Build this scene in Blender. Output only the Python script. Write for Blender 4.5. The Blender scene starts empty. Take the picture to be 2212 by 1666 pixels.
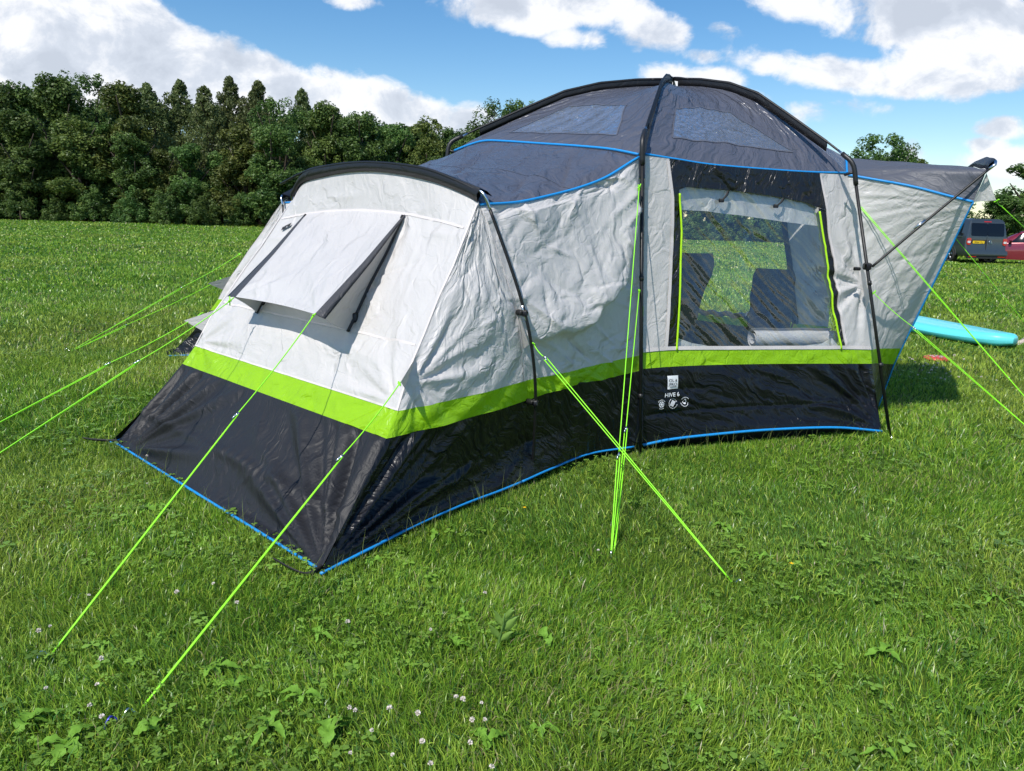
import bpy, math, random
import numpy as np
from mathutils import Vector, Matrix

rng = np.random.default_rng(7)
random.seed(7)
sc = bpy.context.scene
COL = sc.collection
PI = math.pi

# ------------------------------------------------------------------ survey of the photograph (2212 x 1666 view)
F_PX = 1598.0
CX, CY, CAM_H = 1106.0, 833.0, 1.5
PITCH = math.atan(370 / F_PX)
ROLL = math.radians(1.74)
O3 = np.array([0, 0, CAM_H])
FW = np.array([0, math.cos(PITCH), -math.sin(PITCH)])
UP = np.array([0, math.sin(PITCH), math.cos(PITCH)])
RT = np.array([1.0, 0, 0])
CR, SR = math.cos(ROLL), math.sin(ROLL)

def ray(p):
    dx, dy = p[0] - CX, p[1] - CY
    a, b = dx * CR + dy * SR, -dx * SR + dy * CR
    return RT * a / F_PX - UP * b / F_PX + FW
def ground(p, z=0.0):
    r = ray(p); return O3 + r * (z - CAM_H) / r[2]
def over(p, q):                       # sight line where it passes nearest the vertical through plan point q
    r = ray(p); return O3 + r * (r[0] * q[0] + r[1] * q[1]) / (r[0] ** 2 + r[1] ** 2)
def vplane(p, a, b):                  # sight line meets the vertical plane through a and b
    d = np.array([b[1] - a[1], -(b[0] - a[0]), 0.0]); r = ray(p)
    return O3 + r * (d @ (np.array([a[0], a[1], 0.0]) - O3)) / (d @ r)
def project(P):
    d = np.asarray(P, float) - O3
    z = d @ FW; a = (d @ RT) / z * F_PX; b = -(d @ UP) / z * F_PX
    return np.stack([CX + a * CR - b * SR, CY + a * SR + b * CR], -1)
def A(*x): return np.array(x, float)

# ------------------------------------------------------------------ materials
def new_mat(name):
    m = bpy.data.materials.new(name); m.use_nodes = True
    nt = m.node_tree; nt.nodes.clear()
    return m, nt
def nd(nt, t, ins=None, **kw):
    n = nt.nodes.new(t)
    for k, v in kw.items(): setattr(n, k, v)
    if ins:
        for k, v in ins.items():
            if isinstance(v, bpy.types.NodeSocket): nt.links.new(v, n.inputs[k])
            else: n.inputs[k].default_value = v
    return n
def math_n(nt, op, a, b=None, c=None, clamp=False):
    n = nt.nodes.new('ShaderNodeMath'); n.operation = op; n.use_clamp = clamp
    for i, v in enumerate((a, b, c)):
        if v is None: continue
        if isinstance(v, bpy.types.NodeSocket): nt.links.new(v, n.inputs[i])
        else: n.inputs[i].default_value = v
    return n.outputs[0]
def out(nt, sh):
    o = nd(nt, 'ShaderNodeOutputMaterial'); nt.links.new(sh, o.inputs['Surface'])
def rgb(*c): return (c[0], c[1], c[2], 1.0)

def turn_scale(nt, vec, deg, sc_):                               # rotate first, then stretch along the turned axes
    a_ = nd(nt, 'ShaderNodeMapping', {'Vector': vec, 'Rotation': (0, 0, math.radians(deg))})
    return nd(nt, 'ShaderNodeMapping', {'Vector': a_.outputs[0], 'Scale': sc_})

def simple(name, col, rough=0.5, metal=0.0, spec=0.5, vary=0.12, scale=40, bump=0.0, coat=0.0):
    m, nt = new_mat(name)
    tc = nd(nt, 'ShaderNodeTexCoord')
    no = nd(nt, 'ShaderNodeTexNoise', {'Vector': tc.outputs['Object'], 'Scale': scale, 'Detail': 4.0})
    mx = nd(nt, 'ShaderNodeMix', {'Factor': no.outputs[0], 'A': rgb(*[c * (1 - vary) for c in col]), 'B': rgb(*[min(1, c * (1 + vary)) for c in col])}, data_type='RGBA')
    # colour sockets of the Mix node are found by type
    mx.inputs[6].default_value = rgb(*[c * (1 - vary) for c in col]); mx.inputs[7].default_value = rgb(*[min(1, c * (1 + vary)) for c in col])
    p = nd(nt, 'ShaderNodeBsdfPrincipled', {'Base Color': mx.outputs[2], 'Roughness': rough, 'Metallic': metal, 'Specular IOR Level': spec, 'Coat Weight': coat})
    if bump:
        b = nd(nt, 'ShaderNodeBump', {'Height': no.outputs[0], 'Strength': 0.6, 'Distance': bump}); nt.links.new(b.outputs[0], p.inputs['Normal'])
    out(nt, p.outputs[0]); return m

def cloth(name, col, rough=0.42, transl=0.15, fine=0.0025, crump=0.006, cscale=7.0, fold=0.0, fold_dir=35, spec=0.5, sheen=0.0, tcol=None, ffreq=22):
    """thin coated polyester: crumple facets, fine pucker, optional tension folds, some light let through"""
    m, nt = new_mat(name)
    uv = nd(nt, 'ShaderNodeUVMap', uv_map='UVMap')
    warp = nd(nt, 'ShaderNodeTexNoise', {'Vector': uv.outputs[0], 'Scale': 3.0, 'Detail': 3.0})
    wv = nd(nt, 'ShaderNodeVectorMath', {0: warp.outputs['Color'], 1: (0.5, 0.5, 0.5)}, operation='SUBTRACT')
    ws = nd(nt, 'ShaderNodeVectorMath', {0: wv.outputs[0], 'Scale': 0.35}, operation='SCALE')
    wa = nd(nt, 'ShaderNodeVectorMath', {0: uv.outputs[0], 1: ws.outputs[0]}, operation='ADD')
    big = nd(nt, 'ShaderNodeTexNoise', {'Vector': uv.outputs[0], 'Scale': 2.2, 'Detail': 2.0})
    msk = nd(nt, 'ShaderNodeMapRange', {'Value': big.outputs[0], 'From Min': 0.36, 'From Max': 0.62, 'To Min': 0.25, 'To Max': 1.0})
    h = None
    for k_, (sc_, am) in enumerate(((cscale, 1.0), (cscale * 2.3, 0.6), (cscale * 4.6, 0.3))):   # flat facets meeting in sharp creases
        mpv = turn_scale(nt, wa.outputs[0], fold_dir + 40 * k_, (1.0, 0.55, 1.0))
        v1 = nd(nt, 'ShaderNodeTexVoronoi', {'Vector': mpv.outputs[0], 'Scale': sc_}, feature='F1', voronoi_dimensions='2D')
        v2 = nd(nt, 'ShaderNodeTexVoronoi', {'Vector': mpv.outputs[0], 'Scale': sc_}, feature='DISTANCE_TO_EDGE', voronoi_dimensions='2D')
        dv = nd(nt, 'ShaderNodeVectorMath', {0: mpv.outputs[0], 1: v1.outputs['Position']}, operation='SUBTRACT')
        cc = nd(nt, 'ShaderNodeVectorMath', {0: v1.outputs['Color'], 1: (0.5, 0.5, 0.5)}, operation='SUBTRACT')
        fc = nd(nt, 'ShaderNodeVectorMath', {0: dv.outputs[0], 1: cc.outputs[0]}, operation='DOT_PRODUCT')
        ef = nd(nt, 'ShaderNodeMapRange', {'Value': v2.outputs['Distance'], 'From Min': 0.0, 'From Max': 0.16}, interpolation_type='SMOOTHSTEP')
        rd = nd(nt, 'ShaderNodeMapRange', {'Value': v2.outputs['Distance'], 'From Min': 0.0, 'From Max': 0.07, 'To Min': 1.0, 'To Max': 0.0}, interpolation_type='SMOOTHSTEP')
        q = math_n(nt, 'ADD', math_n(nt, 'MULTIPLY', math_n(nt, 'MULTIPLY', fc.outputs['Value'], ef.outputs[0]), crump * 16 * am), math_n(nt, 'MULTIPLY', rd.outputs[0], crump * 0.10 * am))
        h = q if h is None else math_n(nt, 'ADD', h, q)
    h = math_n(nt, 'MULTIPLY', h, msk.outputs[0])
    fn = nd(nt, 'ShaderNodeTexNoise', {'Vector': uv.outputs[0], 'Scale': 38.0, 'Detail': 5.0, 'Distortion': 1.2})
    h = math_n(nt, 'ADD', h, math_n(nt, 'MULTIPLY', fn.outputs[0], fine))
    if fold:
        mp = turn_scale(nt, wa.outputs[0], fold_dir, (ffreq, 1.3, 1))
        ft = nd(nt, 'ShaderNodeTexNoise', {'Vector': mp.outputs[0], 'Scale': 1.0, 'Detail': 3.0})
        h = math_n(nt, 'ADD', h, math_n(nt, 'MULTIPLY', ft.outputs[0], fold))
    bp = nd(nt, 'ShaderNodeBump', {'Height': h, 'Strength': 1.0, 'Distance': 1.0})
    dirt = nd(nt, 'ShaderNodeTexNoise', {'Vector': uv.outputs[0], 'Scale': 5.0, 'Detail': 6.0})
    mx = nd(nt, 'ShaderNodeMix', {'Factor': dirt.outputs[0]}, data_type='RGBA')
    mx.inputs[6].default_value = rgb(*[c * 0.93 for c in col]); mx.inputs[7].default_value = rgb(*[min(1, c * 1.05) for c in col])
    p = nd(nt, 'ShaderNodeBsdfPrincipled', {'Base Color': mx.outputs[2], 'Roughness': rough, 'Specular IOR Level': spec, 'Sheen Weight': sheen, 'Normal': bp.outputs[0]})
    if transl > 0:
        t = nd(nt, 'ShaderNodeBsdfTranslucent', {'Color': rgb(*tcol) if tcol else mx.outputs[2], 'Normal': bp.outputs[0]})
        ms = nd(nt, 'ShaderNodeMixShader', {0: transl}); nt.links.new(p.outputs[0], ms.inputs[1]); nt.links.new(t.outputs[0], ms.inputs[2])
        out(nt, ms.outputs[0])
    else: out(nt, p.outputs[0])
    return m

M = {}
M['white'] = cloth('white_polyester', (0.74, 0.715, 0.705), 0.42, 0.26, 0.0012, 0.0085, 4.0, 0.006, 12)
M['white_side'] = cloth('white_polyester_crumpled', (0.74, 0.715, 0.705), 0.40, 0.26, 0.0014, 0.0110, 4.5, 0.007, 10)
M['white_flap'] = cloth('white_polyester_flap', (0.69, 0.67, 0.67), 0.42, 0.26, 0.0012, 0.0075, 4.0, 0.007, 12)
M['white_wing'] = cloth('white_polyester_tensioned', (0.74, 0.715, 0.705), 0.44, 0.26, 0.0010, 0.0045, 5.0, 0.010, 42)
M['grey'] = cloth('grey_roof_polyester', (0.108, 0.114, 0.146), 0.27, 0.16, 0.0012, 0.007, 4.5, 0.036, 35, spec=0.75, ffreq=13, tcol=(0.20, 0.22, 0.28))
M['grey_matte'] = cloth('grey_canopy_polyester', (0.108, 0.114, 0.140), 0.48, 0.16, 0.0012, 0.006, 4.5, 0.012, 20, spec=0.35, tcol=(0.20, 0.22, 0.28))
M['black'] = cloth('black_polyester', (0.010, 0.0105, 0.013), 0.30, 0.0, 0.0014, 0.014, 5.0, 0.030, 20, spec=0.5)
M['black_fold'] = cloth('black_polyester_folds', (0.006, 0.0065, 0.009), 0.33, 0.0, 0.0008, 0.004, 4.0, 0.024, -50, spec=0.40, ffreq=22)
M['skirt_end'] = cloth('black_polyester_creased', (0.017, 0.0175, 0.021), 0.52, 0.0, 0.0012, 0.006, 5.0, 0.007, 6, spec=0.30, ffreq=34)
M['sleeve'] = cloth('black_pole_sleeve', (0.011, 0.011, 0.013), 0.45, 0.0, 0.0012, 0.004, 9.0)
M['green'] = cloth('lime_polyester', (0.34, 0.66, 0.008), 0.42, 0.25, 0.002, 0.010, 7.0, 0.010, -40)
M['strip'] = cloth('dark_grey_mesh_strip', (0.055, 0.055, 0.06), 0.5, 0.05, 0.003, 0.008, 10.0)
M['gusset'] = cloth('grey_gusset_cloth', (0.45, 0.44, 0.43), 0.5, 0.20, 0.002, 0.008, 6.0)
M['groundsheet'] = cloth('dark_groundsheet', (0.02, 0.022, 0.028), 0.4, 0.0, 0.002, 0.010, 6.0)
M['blue'] = simple('blue_piping', (0.012, 0.27, 0.68), 0.45, vary=0.1)
M['lime_trim'] = simple('lime_piping', (0.42, 0.78, 0.01), 0.5, vary=0.08)
M['pole'] = simple('black_steel_pole', (0.008, 0.008, 0.009), 0.48, vary=0.2)
M['plastic'] = simple('black_plastic', (0.015, 0.015, 0.016), 0.45, vary=0.2)
M['steel'] = simple('bare_steel', (0.62, 0.66, 0.70), 0.25, 1.0, vary=0.1)
M['rope'] = simple('neon_rope', (0.30, 0.93, 0.02), 0.55, vary=0.15, scale=160)
M['web'] = simple('black_webbing', (0.014, 0.014, 0.015), 0.7, vary=0.3, scale=150)
M['print'] = simple('white_print', (0.75, 0.77, 0.80), 0.55, vary=0.05)
M['print_dark'] = simple('dark_print', (0.02, 0.02, 0.03), 0.55, vary=0.05)
M['hem'] = simple('hem_tape', (0.10, 0.105, 0.13), 0.5, vary=0.1)
M['stitch'] = simple('white_seam_tape', (0.66, 0.61, 0.60), 0.6, vary=0.12, scale=90)

def pane_mat(name, tint, gloss, fold, ang, crump, milk=0.02):
    """clear vinyl: lets the view through, mirrors the sky off its creases"""
    m, nt = new_mat(name)
    uv = nd(nt, 'ShaderNodeUVMap', uv_map='UVMap')
    warp = nd(nt, 'ShaderNodeTexNoise', {'Vector': uv.outputs[0], 'Scale': 5.0, 'Detail': 4.0})
    ws = nd(nt, 'ShaderNodeVectorMath', {0: warp.outputs['Color'], 'Scale': 0.07}, operation='SCALE')
    wa = nd(nt, 'ShaderNodeVectorMath', {0: uv.outputs[0], 1: ws.outputs[0]}, operation='ADD')
    mp = turn_scale(nt, wa.outputs[0], ang, (9, 0.7, 1))
    ft = nd(nt, 'ShaderNodeTexNoise', {'Vector': mp.outputs[0], 'Scale': 1.0, 'Detail': 2.0})
    vo = nd(nt, 'ShaderNodeTexVoronoi', {'Vector': wa.outputs[0], 'Scale': 20.0}, feature='F1')
    mp2 = turn_scale(nt, wa.outputs[0], ang + 18, (60, 6, 1))
    cr = nd(nt, 'ShaderNodeTexNoise', {'Vector': mp2.outputs[0], 'Scale': 1.0, 'Detail': 5.0, 'Distortion': 0.8})
    h = math_n(nt, 'ADD', math_n(nt, 'MULTIPLY', ft.outputs[0], fold), math_n(nt, 'MULTIPLY', vo.outputs['Distance'], crump))
    h = math_n(nt, 'ADD', h, math_n(nt, 'MULTIPLY', cr.outputs[0], crump * 0.7))
    bp = nd(nt, 'ShaderNodeBump', {'Height': h, 'Strength': 1.0, 'Distance': 1.0})
    tr = nd(nt, 'ShaderNodeBsdfTransparent', {'Color': rgb(*tint)})
    gl = nd(nt, 'ShaderNodeBsdfGlossy', {'Color': rgb(0.9, 0.93, 1.0), 'Roughness': 0.06, 'Normal': bp.outputs[0]})
    lw = nd(nt, 'ShaderNodeLayerWeight', {'Blend': 0.5, 'Normal': bp.outputs[0]})
    f = math_n(nt, 'MULTIPLY_ADD', math_n(nt, 'POWER', lw.outputs['Facing'], 2.4), 1.1, gloss, clamp=True)
    ms = nd(nt, 'ShaderNodeMixShader', {0: f}); nt.links.new(tr.outputs[0], ms.inputs[1]); nt.links.new(gl.outputs[0], ms.inputs[2])
    df = nd(nt, 'ShaderNodeBsdfDiffuse', {'Color': rgb(0.62, 0.68, 0.78), 'Normal': bp.outputs[0]})
    m2 = nd(nt, 'ShaderNodeMixShader', {0: milk}); nt.links.new(ms.outputs[0], m2.inputs[1]); nt.links.new(df.outputs[0], m2.inputs[2])
    out(nt, m2.outputs[0]); return m
M['pane'] = pane_mat('clear_window_vinyl', (0.96, 0.98, 0.96), 0.065, 0.0240, -48, 0.0008)
M['roof_pane'] = pane_mat('clear_roof_vinyl', (0.82, 0.86, 0.90), 0.14, 0.016, 70, 0.0150, 0.12)

# ------------------------------------------------------------------ object helpers
OFF = {}
def tag(o, label=None, cat=None, group=None, kind=None):
    if label: o['label'] = label
    if cat: o['category'] = cat
    if group: o['group'] = group
    if kind: o['kind'] = kind
    return o
def empty(name, loc, label=None, cat=None, group=None):
    o = bpy.data.objects.new(name, None); COL.objects.link(o); o.location = loc; o.empty_display_size = 0.1
    OFF[o.name] = np.array(loc, float)
    return tag(o, label, cat, group)
def mk(name, V, Fc, mat, parent=None, uv=None, smooth=True, loc=None):
    """one mesh object from world-space vertices"""
    V = np.asarray(V, float).reshape(-1, 3)
    off = OFF[parent.name] if parent is not None else (np.array(loc, float) if loc is not None else np.zeros(3))
    me = bpy.data.meshes.new(name)
    me.from_pydata((V - off).tolist(), [], [list(map(int, f)) for f in Fc])
    if uv is not None:
        l = me.uv_layers.new(name='UVMap')
        idx = np.empty(len(me.loops), int); me.loops.foreach_get('vertex_index', idx)
        l.data.foreach_set('uv', np.asarray(uv, np.float32)[idx].ravel())
    me.materials.append(mat)
    if smooth: me.polygons.foreach_set('use_smooth', np.ones(len(me.polygons), bool))
    o = bpy.data.objects.new(name, me); COL.objects.link(o)
    if parent is not None: o.parent = parent
    elif loc is not None: o.location = loc
    OFF[o.name] = off
    return o

class MB:
    def __init__(s): s.v = []; s.f = []; s.uv = []; s.cut = []
    def add(s, V, F_, uv=None):
        n = len(s.v); s.cut.append((n, len(s.f))); s.v += [tuple(map(float, p)) for p in V]; s.f += [[i + n for i in f] for f in F_]
        s.uv += [tuple(map(float, u)) for u in uv] if uv is not None else [(float(p[0]), float(p[2])) for p in V]
    def grid(s, P, uv=None):
        P = np.asarray(P); r, c = P.shape[:2]
        F_ = [[j * c + i, j * c + i + 1, (j + 1) * c + i + 1, (j + 1) * c + i] for j in range(r - 1) for i in range(c - 1)]
        s.add(P.reshape(-1, 3), F_, None if uv is None else np.asarray(uv).reshape(-1, 2))
    def tube(s, pts, r, n=8, cap=True):
        pts = np.asarray(pts, float); rr = np.broadcast_to(np.asarray(r, float), (len(pts),))
        T = np.gradient(pts, axis=0); T /= np.linalg.norm(T, axis=1)[:, None] + 1e-12
        up = A(0, 0, 1) if abs(T[0] @ A(0, 0, 1)) < 0.9 else A(1, 0, 0)
        V = []
        for p, t, q in zip(pts, T, rr):
            a = np.cross(t, up); a /= np.linalg.norm(a) + 1e-12; up = np.cross(a, t)
            for k in range(n):
                th = 2 * PI * k / n; V.append(p + (a * math.cos(th) + up * math.sin(th)) * q)
        m = len(pts)
        F_ = [[j * n + k, j * n + (k + 1) % n, (j + 1) * n + (k + 1) % n, (j + 1) * n + k] for j in range(m - 1) for k in range(n)]
        if cap: F_ += [list(range(n))[::-1], [(m - 1) * n + k for k in range(n)]]
        s.add(V, F_)
    def box(s, c, size, R=None, bev=0.0):
        c = np.asarray(c, float); h = np.asarray(size, float) / 2
        R = np.eye(3) if R is None else R
        b = min(bev, h.min() * 0.9)
        if b <= 0:
            V = [c + R @ (h * A(x, y, z)) for z in (-1, 1) for y in (-1, 1) for x in (-1, 1)]
            s.add(V, [[0, 2, 3, 1], [4, 5, 7, 6], [0, 1, 5, 4], [2, 6, 7, 3], [0, 4, 6, 2], [1, 3, 7, 5]]); return
        V = []; idx = {}
        for z in (-1, 1):
            for y in (-1, 1):
                for x in (-1, 1):
                    for ax in range(3):
                        q = A(x, y, z) * (h - b); q[ax] += b * (x, y, z)[ax]
                        idx[(x, y, z, ax)] = len(V); V.append(c + R @ q)
        F_ = []
        for ax in range(3):
            o1, o2 = [(1, 2), (2, 0), (0, 1)][ax]
            for sg in (-1, 1):
                q = []
                for a, bb in ((-1, -1), (1, -1), (1, 1), (-1, 1)):
                    k = [0, 0, 0]; k[ax] = sg; k[o1] = a; k[o2] = bb; q.append(idx[(*k, ax)])
                F_.append(q if sg > 0 else q[::-1])
        for ax in range(3):
            o1, o2 = [(1, 2), (2, 0), (0, 1)][ax]
            for a in (-1, 1):
                for bb in (-1, 1):
                    k0 = [0, 0, 0]; k0[ax] = -1; k0[o1] = a; k0[o2] = bb; k1 = list(k0); k1[ax] = 1
                    F_.append([idx[(*k0, o1)], idx[(*k1, o1)], idx[(*k1, o2)], idx[(*k0, o2)]])
        for x in (-1, 1):
            for y in (-1, 1):
                for z in (-1, 1): F_.append([idx[(x, y, z, 0)], idx[(x, y, z, 1)], idx[(x, y, z, 2)]])
        s.add(V, F_)
    def obj(s, name, mat, parent=None, smooth=True, loc=None, split=0):
        if split:                                               # every piece an object of its own
            st = s.cut[::split] + [(len(s.v), len(s.f))]; first = None
            for (v0, f0), (v1, f1) in zip(st[:-1], st[1:]):
                o = mk(name, s.v[v0:v1], [[i - v0 for i in f] for f in s.f[f0:f1]], mat, parent, s.uv[v0:v1], smooth, loc); first = first or o
            return first
        return mk(name, s.v, s.f, mat, parent, s.uv, smooth, loc)

def resample(poly, n, smooth=True):
    P = np.asarray(poly, float)
    if smooth and len(P) > 2:                                   # Catmull-Rom through the points
        Q = np.vstack([2 * P[0] - P[1], P, 2 * P[-1] - P[-2]]); outp = []
        for i in range(1, len(Q) - 2):
            for t in np.linspace(0, 1, 12, endpoint=False):
                a, b, c, d = Q[i - 1], Q[i], Q[i + 1], Q[i + 2]
                outp.append(0.5 * (2 * b + (c - a) * t + (2 * a - 5 * b + 4 * c - d) * t * t + (-a + 3 * b - 3 * c + d) * t ** 3))
        outp.append(P[-1]); P = np.array(outp)
    L = np.r_[0, np.cumsum(np.linalg.norm(np.diff(P, axis=0), axis=1))]
    L /= max(L[-1], 1e-9)
    x = np.linspace(0, 1, n)
    return np.stack([np.interp(x, L, P[:, k]) for k in range(3)], -1)

NR = 129
class Surf:
    """cloth surface S(w, t): rows of polylines at given t, plus wrinkle height along the normal"""
    def __init__(s, rows, ts, wid, hei, disp=None, smooth_t=False, smooth_w=True):
        s.rows = np.array([resample(r, NR, smooth_w) for r in rows]); s.ts = np.array(ts, float)
        s.W, s.H, s.disp, s.st = wid, hei, disp, smooth_t
    def base(s, w, t):
        w, t = np.clip(w, 0, 1), np.clip(t, 0, 1)
        x = w * (NR - 1); i = np.clip(x.astype(int), 0, NR - 2); fx = (x - i)[..., None]
        k = np.clip(np.searchsorted(s.ts, t, side='right') - 1, 0, len(s.ts) - 2)
        ft = ((t - s.ts[k]) / (s.ts[k + 1] - s.ts[k]))[..., None]
        R = s.rows
        def row(kk):
            kk = np.clip(kk, 0, len(s.ts) - 1); return R[kk, i] * (1 - fx) + R[kk, i + 1] * fx
        if not s.st: return row(k) * (1 - ft) + row(k + 1) * ft
        a, b, c, d = row(k - 1), row(k), row(k + 1), row(k + 2)
        return 0.5 * (2 * b + (c - a) * ft + (2 * a - 5 * b + 4 * c - d) * ft ** 2 + (-a + 3 * b - 3 * c + d) * ft ** 3) * 1.0
    def normal(s, w, t):
        e = 0.02
        du = s.base(np.clip(w + e, 0, 1), t) - s.base(np.clip(w - e, 0, 1), t)
        dv = s.base(w, np.clip(t + e, 0, 1)) - s.base(w, np.clip(t - e, 0, 1))
        n = np.cross(du, dv); n /= np.linalg.norm(n, axis=-1)[..., None] + 1e-12
        v = O3 - s.base(w, t)                                    # outward = towards the outside of the tent
        c = np.array([1.25, 6.3, 1.0])
        sg = np.sign(np.sum(n * (s.base(w, t) - c), -1))[..., None]
        return n * np.where(sg == 0, 1, sg)
    def __call__(s, w, t, lift=0.0):
        w, t = np.broadcast_arrays(np.asarray(w, float), np.asarray(t, float))
        P = s.base(w, t); h = lift
        if s.disp is not None:
            fade = np.clip(np.minimum(np.minimum(w, 1 - w) * s.W, np.minimum(t, 1 - t) * s.H) / 0.05, 0, 1)
            h = h + s.disp(w * s.W, t * s.H, w, t) * fade
        return P + s.normal(w, t) * np.asarray(h)[..., None]
    def inv(s, p):
        w, t = np.meshgrid(np.linspace(0, 1, 161), np.linspace(0, 1, 161))
        for _ in range(3):
            q = project(s.base(w, t)); d = (q[..., 0] - p[0]) ** 2 + (q[..., 1] - p[1]) ** 2
            j = np.unravel_index(d.argmin(), d.shape); w0, t0 = w[j], t[j]
            sw, st = (w.max() - w.min()) / 40, (t.max() - t.min()) / 40
            w, t = np.meshgrid(np.clip(np.linspace(w0 - sw, w0 + sw, 41), 0, 1), np.clip(np.linspace(t0 - st, t0 + st, 41), 0, 1))
        return float(w0), float(t0)

def patch(mb, S, w0, w1, t0, t1, res=0.018, lift=0.0, xf=None):
    """part of a surface; w0, w1 may depend on t and t0, t1 on w"""
    g = lambda q, x: q(x) if callable(q) else np.full_like(x, q)
    a, b = np.array([0.5]), np.array([0.5])
    nu = max(2, int(abs(g(w1, a)[0] - g(w0, a)[0]) * S.W / res) + 1); nv = max(2, int(abs(g(t1, b)[0] - g(t0, b)[0]) * S.H / res) + 1)
    nu, nv = max(nu, 4), max(nv, 3)
    i, j = np.meshgrid(np.linspace(0, 1, nu), np.linspace(0, 1, nv))
    w = g(w0, np.full_like(i, 0.5)) * (1 - i) + g(w1, np.full_like(i, 0.5)) * i
    for _ in range(4):
        t = g(t0, w) * (1 - j) + g(t1, w) * j
        w = g(w0, t) * (1 - i) + g(w1, t) * i
    P = S(w, t, lift)
    if xf is not None: P = xf(P)
    mb.grid(P, np.stack([w * S.W, -t * S.H], -1))
def curve(S, pts, by='t'):
    q = np.array([S.inv(p) for p in pts])
    k, v = (q[:, 1], q[:, 0]) if by == 't' else (q[:, 0], q[:, 1])
    o = np.argsort(k); k, v = k[o], v[o]
    return lambda x: np.interp(x, k, v)

def creases(n, W, H, amp, seed, lmin=0.08, lmax=0.35, wd=0.012, ang=None, spread=PI):
    r = np.random.default_rng(seed)
    L = [(r.uniform(0, W), r.uniform(0, H), (r.uniform(0, PI) if ang is None else ang + r.normal(0, spread)), r.uniform(lmin, lmax), r.normal(0, amp), wd * r.uniform(0.6, 2.2)) for _ in range(n)]
    def f(U, V, w, t):
        h = np.zeros_like(U)
        for x, y, a, l, am, d in L:
            dx, dy = U - x, V - y
            al = dx * math.cos(a) + dy * math.sin(a); pe = -dx * math.sin(a) + dy * math.cos(a)
            h += am * np.exp(-np.abs(pe) / d) * np.exp(-(al / l) ** 2)
        return h
    return f
def waves(amp, freq, ang, seed, W=None):
    r = np.random.default_rng(seed); q = [(freq * r.uniform(0.7, 1.4), r.uniform(0, 6.28), r.uniform(0.5, 1), ang + r.normal(0, 0.12), r.uniform(0.5, 2.0), r.uniform(0, 6.28)) for _ in range(5)]
    def f(U, V, w, t):
        h = np.zeros_like(U)
        for fr, ph, am, a, lf, lp in q:
            x = U * math.cos(a) + V * math.sin(a); y = -U * math.sin(a) + V * math.cos(a)
            h += am * np.sin(x * fr * 6.28 + ph + 0.9 * np.sin(y * lf * 3 + lp)) * (0.6 + 0.4 * np.sin(y * lf * 2 + ph))
        return h * amp / 2.2
    return f
def fan(w0, t0, amp, k, r0, r1, W, H, seed=0):
    """pull folds fanning out of a corner"""
    def f(U, V, w, t):
        dx, dy = U - w0 * W, V - t0 * H; r = np.hypot(dx, dy) + 1e-6; th = np.arctan2(dy, dx)
        return amp * (np.sin(th * k + seed) + 0.5 * np.sin(th * k * 1.73 + 1 + seed) + 0.3 * np.sin(th * k * 2.9 + seed * 2)) * np.clip(r / r0, 0, 1) * np.exp(-(r / r1) ** 2)
    return f
def add(*fs):
    return lambda U, V, w, t: sum(f(U, V, w, t) for f in fs)

def text_shape(body, size, bold=0.0):
    cu = bpy.data.curves.new('lettering', 'FONT'); cu.body = body; cu.size = size; cu.align_x = 'CENTER'; cu.offset = bold; cu.resolution_u = 3
    o = bpy.data.objects.new('lettering', cu); COL.objects.link(o)
    me = bpy.data.meshes.new_from_object(o.evaluated_get(bpy.context.evaluated_depsgraph_get()))
    V = np.array([v.co[:] for v in me.vertices]).reshape(-1, 3); F_ = [list(p.vertices) for p in me.polygons]
    bpy.data.objects.remove(o); bpy.data.curves.remove(cu); bpy.data.meshes.remove(me)
    return V, F_

# ================================================================== THE TENT
CEN = A(1.25, 6.5, 0)
TENT = empty('tent', (1.25, 6.5, 0), 'large grey, off-white and black family tent with lime green bands on the lawn', 'tent')

hubF, hubR, hubL = A(0.748, 4.723, 1.956), over((1843, 356), (2.31, 5.335)), A(-0.546, 6.09, 2.024)
hubK, hubB, hubL2 = A(3.02, 7.2, 1.95), A(1.80, 8.35, 1.99), A(0.0, 7.95, 2.02)
HUBS = [hubL, hubF, hubR, hubK, hubB, hubL2]
FEET = [A(-0.85, 5.85, 0), ground((1383, 985)), ground((1925, 950)), A(3.35, 7.25, 0), A(1.95, 8.75, 0), A(-0.15, 8.35, 0)]
PEAK = over((1418, 172), (1.24, 6.45)); PEAK[:2] = (1.235, 6.45)
PEAK[2] = over((1418, 172), PEAK)[2]
PS = [0, .03, .13, .34, .50, .66, .83, .93, 1.0]
PG = [0, .07, .225, .53, .755, .89, .965, .99, 1.0]
def arc(hub, s, drop=0.0):
    s = np.asarray(s, float)
    P = hub[None, :] * (1 - s[..., None]) + PEAK[None, :] * s[..., None]
    P[..., 2] = hub[2] + (PEAK[2] - hub[2]) * np.interp(s, PS, PG) - drop
    return P
def smoothpoly(P, n=40): return resample(P, n)

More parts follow.
